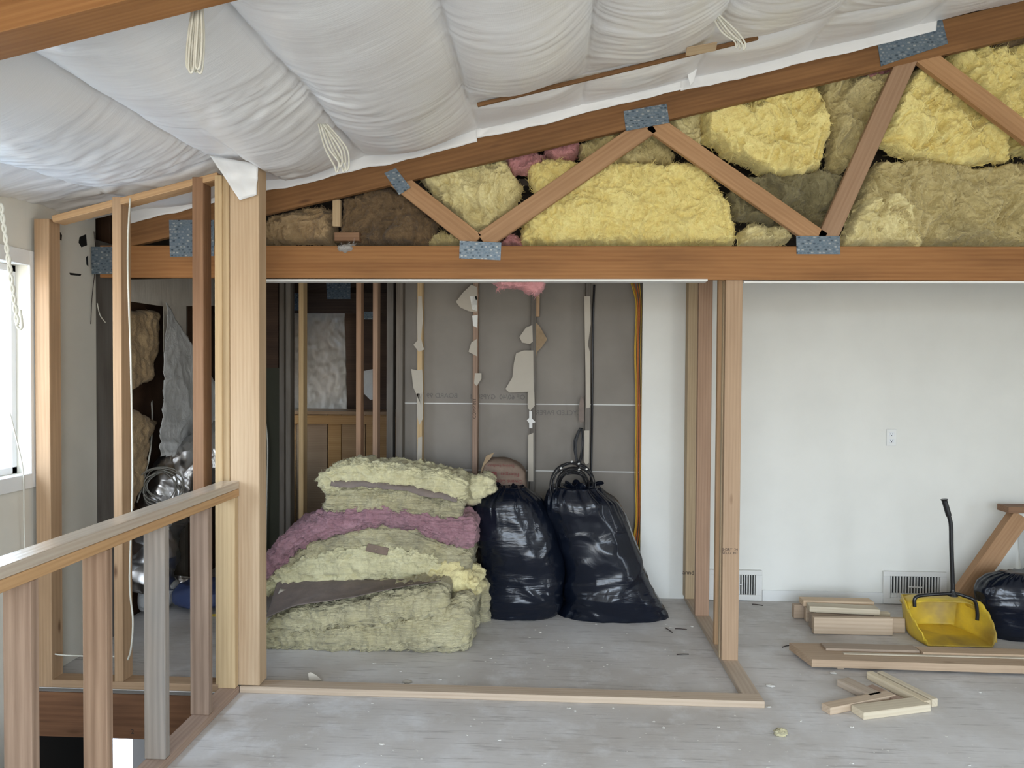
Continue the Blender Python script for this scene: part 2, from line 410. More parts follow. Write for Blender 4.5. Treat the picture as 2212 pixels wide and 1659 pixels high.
# left wall with window
zt = 2.62
WY0, WY1 = 2.45, atX(60, 800, XL).y
WZ0, WZ1 = atX(62, 1022, XL).z, atX(62, 574, XL).z
YEND = atX(209, 1000, XL).y
wlft = thing('wall_left', 'cream drywall exterior wall with the bright window and cut edge', 'wall', kind='structure'); del wlft['category']
T = .14
st('drywall', (XL-T, YB, -2.5), (XL, WY0, zt), M_CREAM, wlft)
st('drywall', (XL-T, WY0, -2.5), (XL, WY1, WZ0), M_CREAM, wlft)
LY0, LY1, LZ = atX(240, 1640, XL).y, atX(330, 1640, XL).y, atX(280, 1545, XL).z
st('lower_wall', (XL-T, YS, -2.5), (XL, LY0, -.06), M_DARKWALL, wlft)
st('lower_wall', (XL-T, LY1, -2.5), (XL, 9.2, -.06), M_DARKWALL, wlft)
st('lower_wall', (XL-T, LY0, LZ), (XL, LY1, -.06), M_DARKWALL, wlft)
st('drywall', (XL-T, WY0, WZ1), (XL, WY1, zt), M_CREAM, wlft)
st('drywall', (XL-T, WY1, -2.5), (XL, YS, zt), M_CREAM, wlft)
st('drywall', (XL-T, YS, 0.012), (XL, YEND, zt), M_CREAM, wlft)
for lo, hi in (((XL-T-.04, YEND, -.3), (XL-T, 6.35, 3.0)), ((XL-T-.04, 6.75, -.3), (XL-T, 9.2, 3.0)), ((XL-T-.04, 6.35, -.3), (XL-T, 6.75, .9)), ((XL-T-.04, 6.35, 1.7), (XL-T, 6.75, 3.0))):
    st('sheathing', lo, hi, W_DARK, wlft)  # gap between the pieces: added unseen opening that lights the half wall
# window
win = thing('window_1', 'overexposed white framed window in the left wall', 'window', (XL, (WY0+WY1)/2, WZ0), kind='structure'); del win['category']
cw = .075
for lo, hi in (((XL, WY1, WZ0-cw), (XL+.016, WY1+cw, WZ1+cw)), ((XL, WY0-cw, WZ0-cw), (XL+.016, WY0, WZ1+cw)),
               ((XL, WY0, WZ1), (XL+.016, WY1, WZ1+cw)), ((XL, WY0, WZ0-cw), (XL+.02, WY1, WZ0))):
    box('casing', lo, hi, M_TRIM, win)
for lo, hi in (((XL-.11, WY1-.035, WZ0), (XL-.06, WY1, WZ1)), ((XL-.11, WY0, WZ0), (XL-.06, WY0+.035, WZ1)),
               ((XL-.11, WY0, WZ1-.035), (XL-.06, WY1, WZ1)), ((XL-.11, WY0, WZ0), (XL-.06, WY1, WZ0+.035)), ((XL-.11, (WY0+WY1)/2-.02, WZ0), (XL-.06, (WY0+WY1)/2+.02, WZ1))):
    box('window_frame', lo, hi, M_WINDOW, win)
box('pane', (XL-.088, WY0+.03, WZ0+.03), (XL-.082, WY1-.03, WZ1-.03), M_GLASS, win, 0)

# back wall: white drywall on the right, open studs with the back of far drywall on the left
XP0 = atY(1386, 900, YW).x
wb = thing('wall_back', 'back wall of white drywall with a stripped section showing studs', 'wall', kind='structure'); del wb['category']
st('drywall', (XP0, YW, 0), (atY(1477, 900, YW).x, YW+.014, 3.2), M_WALL, wb)
st('drywall', (atY(1477, 900, YW).x, YW+.002, 0), (XR, YW+.02, 4.1), M_WALL, wb)
XD0 = atY(868, 900, 5.48).x
rows = [0, atY(1150, 1017, 5.48).z, atY(1150, 873, 5.48).z, 3.2]
for a, b in zip(rows[:-1], rows[1:]):
    st('drywall_back', (XD0, 5.48, a+.004), (XR, 5.493, b-.004), M_BACK, wb)
st('drywall_joint', (XD0, 5.487, 0), (XR, 5.50, 3.2), M_GYP, wb)
studpx = [(906, W_PALE), (1026, W_PINK), (1151, W_OLD), (1269, W_OLD)]
STUDX = []
for px, m in studpx:
    X = atY(px, 900, YW).x; STUDX.append(X)
    board('stud', (X, YW+.045, .04), (X, YW+.045, 2.7), .089, .038, (1, 0, 0), m, wb)
for px, m, dy in ((838, W_OLD, .06), (862, W_OLD, 0)):
    X = atY(px, 900, YW).x; board('stud', (X, YW+.045+dy, 0), (X, YW+.045+dy, 2.7), .089, .05, (1, 0, 0), m, wb)
Xa = atY(872, 900, YW).x
board('sole_plate', (Xa, YW+.045, .019), (XP0, YW+.045, .019), .089, .038, (0, 0, 1), W_OLD, wb)
# open studs further left of the back wall
for px, m in ((650, W_PALE), (774, W_PINK), (810, W_PINK), (622, W_OLD)):
    X = atY(px, 900, YW).x; board('stud', (X, YW+.045, 0), (X, YW+.045, 2.75), .089, .036, (1, 0, 0), m, wb)
# paper left on the stud faces: torn drywall facing
def scrap(name, pts, Y, m, parent, th=.0015, **kw):
    return prism(name, [atY(x, y, Y) for x, y in pts], (0, th, 0), m, parent, **kw)
torn = [[(903,640),(911,640),(914,690),(909,730),(916,755),(905,760),(893,745),(902,735),(901,690)],
        [(888,797),(900,800),(912,798),(914,840),(910,880),(904,862),(893,838)],
        [(903,945),(912,943),(911,1000),(907,1020),(900,1018)],
        [(900,850),(914,850),(913,905),(906,918),(901,900)],
        [(985,652),(1000,632),(1018,615),(1030,620),(1030,675),(1012,672),(994,664)],
        [(1015,640),(1030,640),(1031,672),(1020,668)],
        [(1020,682),(1032,680),(1031,708),(1022,704)],
        [(1018,740),(1030,732),(1031,770),(1022,765),(1012,760)],
        [(1026,806),(1040,806),(1040,818),(1030,834),(1024,828)],
        [(1122,728),(1136,708),(1150,702),(1151,738),(1144,743),(1128,740)],
        [(1115,763),(1132,757),(1152,757),(1153,846),(1100,848),(1092,840),(1107,815),(1110,785)],
        [(1140,846),(1154,846),(1155,876),(1145,888),(1140,880)],
        [(1141,940),(1152,935),(1152,1040),(1140,1040)],
        [(1262,640),(1275,640),(1276,700),(1270,745),(1274,760),(1275,880),(1266,882),(1264,760)],
        [(1262,930),(1273,930),(1272,1000),(1266,1004),(1261,998)]]
for i, p in enumerate(torn):
    scrap('torn_paper', p, YW-.004, M_GYP if i in (5, 6) else M_TORN, wb)
scrap('torn_paper', [(1138,908),(1143,903),(1143,888),(1149,888),(1149,904),(1157,912),(1150,914),(1150,925),(1143,925),(1143,914)], YW-.004, M_GYP, wb)
# kraft flaps hanging off the stud
scrap('kraft_flap', [(1154,693),(1166,705),(1182,733),(1170,750),(1160,760),(1154,790)], YW+.01, M_KRAFTT, wb)
scrap('kraft_flap', [(1250,880),(1255,855),(1261,862),(1262,910),(1254,914),(1250,905)], YW-.01, M_KRAFT, wb)
board('blocking', atY(1161, 612, YW+.03), atY(1160, 684, YW+.03), .04, .036, (1, 0, 0), W_STUD, wb)
# baseboard of the white wall
bb = box('baseboard_back', (atY(1646, 1280, YW).x, YW-.012, 0), (XR, YW+.001, .078), M_TRIM, kind='structure')
# walls out of view: right and behind the camera, with the glazing the daylight comes through
wr = thing('wall_right', 'white drywall wall outside the frame with a glazed opening', 'wall', kind='structure'); del wr['category']
for lo, hi in (((XR, YB, 0), (XR+.14, RW[0], 4.2)), ((XR, RW[1], 0), (XR+.14, 5.5, 4.2)), ((XR, RW[0], 0), (XR+.14, RW[1], RW[2])), ((XR, RW[0], RW[3]), (XR+.14, RW[1], 4.2))):
    st('drywall', lo, hi, M_WALL, wr)
wre = thing('wall_rear', 'white drywall wall behind the viewer with a wide window', 'wall', kind='structure'); del wre['category']
for lo, hi in (((XL, YB-.14, 0), (BW[0], YB, 4.2)), ((BW[1], YB-.14, 0), (XR, YB, 4.2)), ((BW[0], YB-.14, 0), (BW[1], YB, BW[2])), ((BW[0], YB-.14, BW[3]), (BW[1], YB, 4.2))):
    st('drywall', lo, hi, M_WALL, wre)
# roof deck above everything, added dark lining behind the trusses, its colour standing in for attic shade
rd = prism('trim_1', [(XL-.5, YB-.2, roofz(XL-.5, .42)), (XR+.2, YB-.2, roofz(XR+.2, .42)), (XR+.2, 9.3, roofz(XR+.2, .42)), (XL-.5, 9.3, roofz(XL-.5, .42))], (0, 0, .05), W_DARK, label='roof deck above the plastic ceiling', kind='structure')
at_ = thing('trim_2', 'added dark void lining behind the insulated truss', 'backing', kind='structure'); del at_['category']
st('backing', (XL, 4.62, 2.40), (XR, 4.66, 4.3), M_DARKWALL, at_)
st('backing', (XL-.1, 4.40, 2.74), (XR, 9.2, 2.78), M_DARKWALL, at_)
st('backing', (-.9, 9.2, 0), (XR, 9.24, 2.8), M_DARKWALL, at_)
st('backing', (-.95, YW+.12, 0), (-.90, 9.2, 2.8), M_DARKWALL, at_)

# ------------------------------------------------------------------ plastic ceiling
YT = 4.15; OFF = .185
seams = [-2.32, -1.70, -1.05, -.415, .16, .76, 1.36, 1.96, 2.56, 3.16, 3.76, 4.36, 4.96]
def ceiling():
    xs = np.arange(XL+.002, XR, .0150); ys = np.concatenate([np.arange(YB, 1.6, .06), np.arange(1.6, YT-.012, .0115), [YT-.012]])
    X, Y = np.meshgrid(xs, ys); x, y = X.ravel(), Y.ravel()
    se = np.array(seams); wob = .012*noise(np.c_[y*2.0, y*0, y*0], 5)
    k = np.clip(np.searchsorted(se, x+wob), 1, len(se)-1)
    a, b = se[k-1], se[k]; t = np.clip((x+wob-a)/(b-a), 0, 1)
    puff = (np.sin(np.pi*t))**.70
    amp = .135+.04*noise(np.c_[k*3.7, y*.8, y*0], 3)
    # pinned at the trusses and, right of x=-0.4, along the purlin strip in front of the truss
    def pin(c, w): return 1-np.exp(-np.abs(y-c)/w)
    pn = np.where(y > 3.0, pin(YT, .15), 1.0)
    pin1 = np.where((y > 2.6), pin(3.72, np.where(y < 3.72, .20, .05)), 1.0)
    sel = np.clip((x+.45)/.08, 0, 1); pn = pn*(1-sel)+np.minimum(pn, pin1)*sel
    amp = np.where((y > 3.72) & (x > -.42), .045, amp)
    pn = pn*np.where(y < 2.9, .45+.55*pin(2.0, .12), 1)
    pn = np.where(x < -1.45, pn*np.where(y > 3.0, .12+.88*(1-np.exp(-np.abs(y-3.68)/.22)), 1), pn)
    z = -amp*puff*pn
    # drooping bulge over the stair, at the left wall
    z -= .10*np.exp(-((x+2.60)/.30)**2-((y-2.85)/.45)**2)
    # wrinkles running across the puffs, stronger near seams and near the truss
    edge = np.exp(-np.minimum(t, 1-t)*(b-a)/.13); far = np.exp(-np.abs(y-3.55)/.28)
    q = np.c_[x*2.6, y*17+1.5*noise(np.c_[x*3, y*3, x*0], 8), x*0]
    wr_ = ridged(q, 2, 4)
    q2 = np.c_[x*5+y*3, y*9-x*2, x*0]
    patch = np.clip(.25+1.5*noise(np.c_[x*1.6, y*1.6, x*0], 15), 0, 1)
    z += (.0095*edge*patch+.0085*far*(.4+.6*patch)+.0008)*wr_ + .008*noise(np.c_[x*3, y*4, x*0], 9)+.011*patch*np.clip(ridged(q2, 2, 18)-.3, 0, 2)*(x < -.4)
    # seam crease pulled up by staples
    z += .010*np.exp(-np.minimum(t, 1-t)*(b-a)/.012)*(.6+.6*noise(np.c_[y*9, x*0, x*0], 12))
    Z = roofz(x, OFF)+z
    nx, ny = len(xs), len(ys)
    Fc = [[j*nx+i, j*nx+i+1, (j+1)*nx+i+1, (j+1)*nx+i] for j in range(ny-1) for i in range(nx-1)]
    return put('ceiling', np.c_[x, y, Z], Fc, M_POLY, origin=(0, 0, 0), label='white plastic vapour barrier puffed between rafters overhead', kind='structure')
ceil_ = ceiling()
# flap of plastic folded over the face of the truss
def flap(px0, px1, drop, seed, parent, Yf=YT-.006):
    n = 160; V, Fc = [], []
    t = np.linspace(0, 1, n); xs = px0+(px1-px0)*t
    d = drop*(1+.35*noise(np.c_[xs*2.4, xs*0, xs*0], seed)+.12*noise(np.c_[xs*9, xs*0, xs*0], seed+1))
    m = 7
    for i in range(n):
        for j in range(m):
            s = j/(m-1); w = .006*noise(np.array([[xs[i]*14, s*1.2, seed]]), seed+2)[0]
            V.append((xs[i], Yf-.010*(1-s)-abs(w)*(.3+s), roofz(xs[i], OFF+.01)-s*(d[i]+.01)))
    for i in range(n-1):
        for j in range(m-1): Fc.append([i*m+j, i*m+j+1, (i+1)*m+j+1, (i+1)*m+j])
    return solidify(put('plastic_flap', V, Fc, M_POLY, parent), .001)
flap(-2.46, -.42, .060, 21, ceil_); flap(-.44, .72, .045, 31, ceil_); flap(.70, 2.06, .050, 41, ceil_)
# torn flap at the post and small loose ends
def tri_sheet(name, pts, m, parent, n=14, amp=.012, seed=3, nrm=(0, 1, 0)):
    """crumpled sheet over a quad of world points (a,b,c,d)"""
    a, b, c, d = [np.array(p) for p in pts]; V, Fc = [], []
    U, Wd = np.meshgrid(np.linspace(0, 1, n), np.linspace(0, 1, n)); u, w = U.ravel()[:, None], Wd.ravel()[:, None]
    P = (a*(1-u)+b*u)*(1-w)+(d*(1-u)+c*u)*w
    P = P+np.array(nrm)*(amp*(ridged(P*7, 2, seed)+.5*noise(P*22, seed+1)))[:, None]
    for j in range(n-1):
        for i in range(n-1): Fc.append([j*n+i, j*n+i+1, (j+1)*n+i+1, (j+1)*n+i])
    return solidify(put(name, P, Fc, m, parent), .001)
tri_sheet('torn_flap', [atY(452, 335, 3.60), atY(556, 352, 3.62), atY(552, 420, 3.63), atY(516, 432, 3.62)], M_POLY, ceil_, seed=6)
tri_sheet('torn_flap', [atY(1480, 140, 4.02), atY(1512, 128, 4.02), atY(1498, 178, 4.05), atY(1492, 184, 4.05)], M_POLY, ceil_, seed=8, amp=.006)
# wooden strip showing through the slit in the plastic and a loose cardboard shim
Ys_ = 3.70
a = atY(1030, 236, Ys_); b = atY(1640, 73, Ys_)
board('strip', (a.x, 3.725, roofz(a.x, OFF-.016)), (b.x, 3.725, roofz(b.x, OFF-.016)), .020, .018, (0, 0, 1), W_TOP, ceil_)
board('shim', atY(1482, 112, 3.60), atY(1548, 100, 3.60), .055, .006, (0, .4, 1), W_PALE, ceil_)

# ================================================================== TRUSSES
def plate_quad(pts, Y, parent, th=.002):
    P = [atY(x, y, Y) for x, y in pts]; return prism('nail_plate', P, (0, th, 0), M_PLATE, parent)
tr = thing('roof_truss', 'wooden roof truss with blue-grey nail plates spanning the room, packed with insulation', 'truss', (0, YT+.02, 2.16))
board('bottom_chord', (-2.60, YT+.02, 2.262), (3.7, YT+.02, 2.238), .184, .040, (0, -1, 0), W_TRUSS, tr)
h = .19
board('top_chord', (-2.50, YT+.021, roofz(-2.50, h/2)), (3.7, YT+.021, roofz(3.7, h/2)), h*.975, .040, (0, -1, 0), W_TOP, tr)
for (x0, y0), (x1, y1), w in (((838,372),(1028,522),.100), ((1408,266),(1042,520),.104), ((1408,262),(1778,520),.100), ((1966,118),(1786,520),.104), ((1990,112),(2300,345),.100)):
    a = atY(x0, y0, YT); b = atY(x1, y1, YT); a.y = b.y = YT+.024
    board('web', a, b, w, .036, (0, -1, 0), W_WEB, tr)
for q in ([(993,520),(1083,524),(1081,562),(992,558)], [(1347,240),(1440,224),(1446,265),(1352,283)], [(1720,510),(1814,510),(1815,549),(1721,549)],
          [(1895,90),(2035,40),(2048,94),(1903,143)], [(830,374),(855,363),(887,405),(862,421)], [(365,475),(462,475),(462,553),(367,555)], [(197,533),(257,533),(258,592),(198,592)]):
    plate_quad(q, YT-.003, tr)
# strip of old ceiling board left under the chord
box('ceiling_board_edge', (-1.66, YT-.002, 2.148), (.86, YT+.07, 2.160), M_GYP, tr, 0)
box('ceiling_board_edge', (1.06, YT+.01, 2.140), (3.4, YT+.05, 2.150), M_GYP, tr, 0)
tr2 = thing('roof_truss', 'thick brown wooden beam crossing overhead at the upper left corner', 'truss', (0, 2.0, 2.5))
board('top_chord', (-2.55, 2.005, roofz(-2.55, h/2)), (4.4, 2.005, roofz(4.4, h/2)), h*.975, .13, (0, -1, 0), W_TRUSS, tr2)
tr3 = thing('roof_truss', 'dark far truss with blue plates beyond the open studs', 'truss', (-1.6, 6.9, 2.2))
Yf = 6.9
board('bottom_chord', atY(330, 655, Yf), atY(900, 655, Yf), .19, .05, (0, -1, 0), W_DARK, tr3)
board('top_chord', atY(330, 700, Yf+.01), atY(900, 560, Yf+.01), .24, .05, (0, -1, 0), W_DARK, tr3)
for q in ([(588,633),(660,633),(660,671),(588,670)], [(704,600),(757,600),(757,646),(707,646)], [(783,673),(806,673),(806,690),(783,690)]):
    plate_quad(q, Yf-.03, tr3)

# ================================================================== FRAMING
def stud(parent, px0, px1, Yf_, z0, z1, depth, m, name='stud', yref=900):
    """upright lumber whose front face spans px0..px1 at depth Yf_"""
    X0, X1 = atY(px0, yref, Yf_).x, atY(px1, yref, Yf_).x
    return board(name, ((X0+X1)/2, Yf_+depth/2, z0), ((X0+X1)/2, Yf_+depth/2, z1), depth, X1-X0, (1, 0, 0), m, parent)
sw = thing('stair_stud_wall', 'bare stud wall with sloping top plate at the far side of the stairwell', 'stud wall', (-2.1, YS, 0))
board('sole_plate', (XL, YS+.045, .019), (XRAIL-.09, YS+.045, .019), .089, .038, (0, 0, 1), W_STUD, sw)
z250 = roofz(-2.2, .06)
stud(sw, 244, 263, YS, .038, atY(255, 425, YS).z, .089, W_STUD)
stud(sw, 416, 440, YS, .038, atY(430, 382, YS).z, .089, W_TRUSS)
stud(sw, 76, 108, YS, .0, atY(90, 472, YS).z, .089, W_STUD)
p0, p1 = atY(112, 478, YS), atY(470, 384, YS)
board('top_plate', (p0.x, YS+.045, p0.z+.012), (p1.x, YS+.045, p1.z+.012), .089, .034, (0, 0, 1), W_STUD, sw)
tube('cable', [atY(281, 428, YS-.004), atY(276, 560, YS-.006), atY(283, 800, YS-.006), atY(286, 1050, YS-.006), atY(280, 1250, YS-.012), atY(287, 1340, YS-.02), atY(283, 1400, YS-.02), atY(276, 1425, YS)], .0045, M_CABLE, sw)
tube('cable', [atY(105, 1407, YS+.02), atY(125, 1414, YS+.03), atY(180, 1417, YS+.06), atY(250, 1418, YS+.08)], .004, M_CABLE, sw)

po = thing('support_post', 'built-up wooden post reaching the ceiling beside the stair railing', 'post', (-1.55, YS, 0))
stud(po, 497, 560, YS+.005, .038, atY(525, 360, YS).z, .095, W_POST, 'post_board', 800)
stud(po, 481, 496, YS+.012, .038, atY(490, 372, YS).z, .089, W_PALE, 'post_board', 800)
stud(po, 464, 480, YS+.000, .038, atY(470, 378, YS).z, .089, W_PALE, 'post_board', 800)

rl = thing('stair_railing', 'half-height stair railing of rough studs under a doubled flat top rail', 'railing', (XRAIL, 2, 0))
ZR = 1.082
for k, m in ((0, W_RAIL_LIT), (1, W_STUD)):
    board('top_rail', (XRAIL-.045, -1.2, ZR-.019-.039*k), (XRAIL-.045, YS, ZR-.019-.039*k), .090, .038, (0, 0, 1), m, rl)
board('bottom_plate', (XRAIL-.045, -1.2, .019), (XRAIL-.045, YS, .019), .09, .038, (0, 0, 1), W_PINK, rl)
for px, m in ((66, W_BAL), (230, W_BAL), (356, W_GREY), (451, W_BAL), (521, W_PALE)):
    Yb = atX(px, 1300, XRAIL-.004).y
    if px == 521: Yb = YS-.040
    board('baluster', (XRAIL-.049, Yb+.019, .038), (XRAIL-.049, Yb+.019, ZR-.078), .089, .038, (0, -1, 0), m, rl)
for Yb in (1.5, .8, .1):
    board('baluster', (XRAIL-.049, Yb, .038), (XRAIL-.049, Yb, ZR-.078), .089, .038, (0, -1, 0), W_BAL, rl)

pf = thing('partition_frame', 'half-built partition of floor plates and upright studs around the alcove', 'stud wall', (1.03, 4.4, 0))
XR0, XR1 = .972, 1.060
board('floor_plate', (XRAIL, YS+.045, .017), (XR1, YS+.045, .017), .089, .034, (0, 0, 1), W_OFF, pf)
board('floor_plate', ((XR0+XR1)/2, YS+.0895, .0165), ((XR0+XR1)/2, YW, .0165), XR1-XR0, .033, (0, 0, 1), W_OFF, pf)
def pstud(px0, px1, Yf_, dep, m, z1): return stud(pf, px0, px1, Yf_, .033, z1, dep, m, 'stud', 1300)
pstud(1560, 1596, 4.17, .038, W_STUD, 2.158); pstud(1555, 1594, 4.209, .036, W_PALE, 2.158)
pstud(1544, 1578, 4.41, .038, W_STUD, 2.30); pstud(1502, 1532, 4.92, .038, W_PINK, 2.35); pstud(1480, 1508, 5.28, .10, W_PALE, 2.35)

# ================================================================== INSULATION IN THE TRUSS
def inpoly_sdf(px, pz, poly):
    d = np.full(px.shape, 1e9); ins = np.zeros(px.shape, bool); n = len(poly)
    for i in range(n):
        ax, az = poly[i]; bx, bz = poly[(i+1) % n]; ex, ez = bx-ax, bz-az
        t = np.clip(((px-ax)*ex+(pz-az)*ez)/(ex*ex+ez*ez+1e-12), 0, 1)
        d = np.minimum(d, np.hypot(px-ax-t*ex, pz-az-t*ez))
        c = ((az > pz) != (bz > pz)) & (px < (bx-ax)*(pz-az)/(bz-az+1e-12)+ax); ins ^= c
    return np.where(ins, d, -d)
def tufts(V, N, count, length, seed, width=.0013):
    """curved fibre ribbons standing off a fluffy surface"""
    r = np.random.RandomState(seed); q = r.randint(0, len(V), count); p, n = np.asarray(V)[q], np.asarray(N)[q]
    t = r.normal(size=(count, 3)); t -= n*(t*n).sum(1)[:, None]; t /= np.linalg.norm(t, axis=1)[:, None]+1e-9
    b = np.cross(n, t); L = (length*r.uniform(.35, 1.5, count))[:, None]; w = (width*r.uniform(.6, 2.4, count))[:, None]
    cur = r.uniform(-1.0, 1.0, count)[:, None]; lift = r.uniform(.15, .8, count)[:, None]; out = np.zeros((count, 8, 3))
    for k, s_ in enumerate((0, .35, .7, 1)):
        c = p-n*.003+(n*lift*s_*(1-.35*s_)+t*.8*s_+b*cur*s_*s_*.7)*L; ww = w*(1-s_*.8)
        out[:, 2*k] = c-b*ww; out[:, 2*k+1] = c+b*ww
    base = np.arange(count)[:, None]*8
    Fc = np.concatenate([base+np.array([2*k, 2*k+1, 2*k+3, 2*k+2]) for k in range(3)])
    return out.reshape(-1, 3), Fc
def grid_normals(P, nx, ny):
    Q = P.reshape(ny, nx, 3); n = np.cross(np.gradient(Q, axis=1), np.gradient(Q, axis=0)).reshape(-1, 3)
    return n/(np.linalg.norm(n, axis=1)[:, None]+1e-9)
def batt(label, poly, Yb, m, bulge=.05, lump=.030, shred=.016, seed=1, res=.0058, edge=.045, rag=.016, tuft=1.0, group=None, cat='insulation', name='insulation_batt'):
    """an upright torn batt filling the outline poly (pixels at depth Yb); front at Yb-bulge, back at Yb+.05"""
    pl = [(atY(x, y, Yb).x, atY(x, y, Yb).z) for x, y in poly]
    xs = np.array([p[0] for p in pl]); zs = np.array([p[1] for p in pl])
    gx = np.arange(xs.min()-.03, xs.max()+.03, res); gz = np.arange(zs.min()-.03, zs.max()+.03, res)
    X, Z = np.meshgrid(gx, gz); x, z = X.ravel(), Z.ravel(); nx, ny = len(gx), len(gz)
    P0 = np.c_[x, z, x*0+seed]
    d = inpoly_sdf(x, z, pl)+rag*noise(P0*16, seed)+rag*.6*noise(P0*45, seed+1)
    prof = np.clip(d/edge, 0, 1); prof = np.sqrt(1-(1-prof)**2)
    wp = np.c_[noise(P0*6, seed+5), noise(P0*6, seed+6), x*0]*.55
    f = 2.0*lump*fbm(P0*6.0+wp, 4, seed+2)+1.25*shred*ridged(P0*np.array([15, 12, 1])+wp*2.2, 4, seed+7)+.007*ridged(P0*np.array([44, 32, 1])+wp*4, 3, seed+15)+.007*fbm(P0*62, 3, seed+4)
    y = Yb+.05-prof*(.05+bulge)-f*np.clip(d/.02, 0, 1)
    y = np.maximum(y, YT+.046) if Yb > YT else y
    # snap rim cells to the outline
    D = d.reshape(ny, nx); gxg, gzg = np.gradient(D, axis=1)/res, np.gradient(D, axis=0)/res
    g2 = (gxg**2+gzg**2).ravel()+1e-6
    out = (d < 0) & (d > -1.6*res)
    x = np.where(out, x-np.clip(d*gxg.ravel()/g2, -res, res), x); z = np.where(out, z-np.clip(d*gzg.ravel()/g2, -res, res), z)
    keep = (d > -1.6*res).reshape(ny, nx)
    kf = keep[:-1, :-1] & keep[1:, :-1] & keep[:-1, 1:] & keep[1:, 1:]
    jj, ii = np.nonzero(kf); a = jj*nx+ii
    Fc = np.c_[a, a+1, a+nx+1, a+nx]
    Pt = np.c_[x, y, z]; N = grid_normals(Pt, nx, ny); N *= -np.sign(N[:, 1:2]+1e-9)
    used = np.unique(Fc); mp = -np.ones(len(x), int); mp[used] = np.arange(len(used))
    V = Pt[used]; Nn = N[used]; Fc = mp[Fc].tolist()
    tv, tf = tufts(V, Nn, int(tuft*len(used)*.30), .030, seed+50)
    Fc += (tf+len(V)).tolist()
    return put(name, np.vstack([V, tv]), Fc, m, label=label, cat=cat, group=group)
YI = 4.33
batt('large bright yellow batt on the bottom chord between the two lower nail plates', [(1132,358),(1180,345),(1300,352),(1400,350),(1520,360),(1545,395),(1562,420),(1592,500),(1588,532),(1122,532),(1130,480),(1160,430)], YI, FY, bulge=.06, lump=.016, shred=.014, seed=3, edge=.05)
batt('crumpled pale yellow batt wedged in the left triangle above the lower left plate', [(905,385),(960,362),(1030,345),(1095,352),(1128,400),(1120,440),(1060,500),(1025,508),(975,455),(935,425)], YI, FP, bulge=.05, lump=.030, shred=.018, seed=12)
batt('tan fibre bundle stuffed beside the post at the left end of the truss', [(562,490),(600,462),(650,450),(700,445),(728,462),(722,528),(562,530)], YI, FT, bulge=.04, lump=.035, seed=21)
batt('dark brown fibre batt stuffed left of the first web', [(742,432),(800,412),(845,402),(880,425),(945,480),(940,530),(735,532),(738,470)], YI, FB, bulge=.05, lump=.03, seed=30)
batt('olive green scrap of fibre at the foot of the first web', [(925,510),(960,498),(1000,512),(1010,532),(925,532)], YI, FD, bulge=.03, lump=.02, seed=36)
batt('pink insulation tuft left of the pair under the top chord', [(1088,345),(1110,325),(1150,322),(1175,335),(1168,360),(1140,375),(1105,380)], YI-.005, FK, bulge=.03, lump=.03, seed=41, edge=.03)
batt('pink insulation tuft right of the pair under the top chord', [(1176,330),(1190,302),(1235,298),(1252,312),(1245,340),(1200,350)], YI-.008, FK, bulge=.035, lump=.02, seed=44, edge=.03)
batt('small pink tuft on the bottom chord beside the lower left plate', [(1080,532),(1095,505),(1112,502),(1128,520),(1130,534)], YI, FK, bulge=.03, lump=.02, seed=47, edge=.02)
batt('mossy olive batt behind the second web near the upper plate', [(1248,318),(1275,288),(1340,268),(1420,275),(1460,330),(1450,352),(1330,362),(1262,350)], YI+.02, FD, bulge=.03, lump=.035, seed=52)
batt('short pale batt between the third web and the large upper batt', [(1440,262),(1490,236),(1512,240),(1514,330),(1500,345),(1460,315)], YI+.005, FP, bulge=.04, lump=.02, seed=57)
batt('large torn yellow batt in the upper middle of the truss', [(1512,228),(1560,200),(1640,185),(1745,170),(1775,210),(1785,285),(1770,365),(1720,390),(1640,375),(1560,330),(1515,300)], YI-.005, FY, bulge=.07, lump=.035, shred=.022, seed=63)
batt('folded dull yellow batt tucked against the fourth web', [(1765,180),(1830,165),(1910,168),(1905,215),(1880,290),(1840,350),(1815,380),(1790,360),(1792,290),(1770,215)], YI+.02, FD, bulge=.055, lump=.045, seed=71)
batt('dark olive dirty batt low between the third and fourth webs', [(1570,425),(1600,385),(1680,372),(1780,372),(1818,395),(1800,460),(1775,500),(1720,500),(1640,480),(1585,470)], YI+.02, FO, bulge=.05, lump=.045, seed=80)
batt('little lemon yellow tuft on the bottom chord left of the right plate', [(1595,500),(1625,478),(1660,490),(1700,490),(1710,515),(1690,532),(1595,532)], YI-.005, FP, bulge=.04, lump=.03, seed=88)
batt('shaggy yellow batt between the fourth web and the last web', [(1910,270),(1930,210),(1965,160),(2010,140),(2035,160),(2060,200),(2120,250),(2170,290),(2178,345),(2080,360),(1990,345),(1930,330),(1900,310)], YI-.005, FY, bulge=.06, lump=.04, shred=.022, seed=95)
batt('yellow batt behind the last web at the right edge', [(2040,120),(2100,108),(2290,95),(2300,350),(2180,330),(2120,215),(2060,165)], YI+.015, FY, bulge=.05, lump=.035, shred=.02, seed=101)
batt('wide dusty batt along the bottom chord at the right edge', [(1862,380),(1900,350),(2000,352),(2100,362),(2300,345),(2320,534),(1960,534),(1830,500)], YI+.03, FD, bulge=.055, lump=.03, shred=.022, seed=110)
batt('brighter yellow torn clump dangling over the bottom chord at right', [(1818,532),(1830,480),(1870,425),(1930,415),(1965,450),(1985,500),(1990,530),(1975,550),(1960,545),(1950,532)], YI-.03, FP, bulge=.05, lump=.035, seed=117)
batt('brown paper-faced scrap under the top chord at the upper right', [(2050,95),(2090,75),(2160,60),(2300,20),(2300,105),(2100,112)], YI+.03, FB, bulge=.03, lump=.03, seed=124)
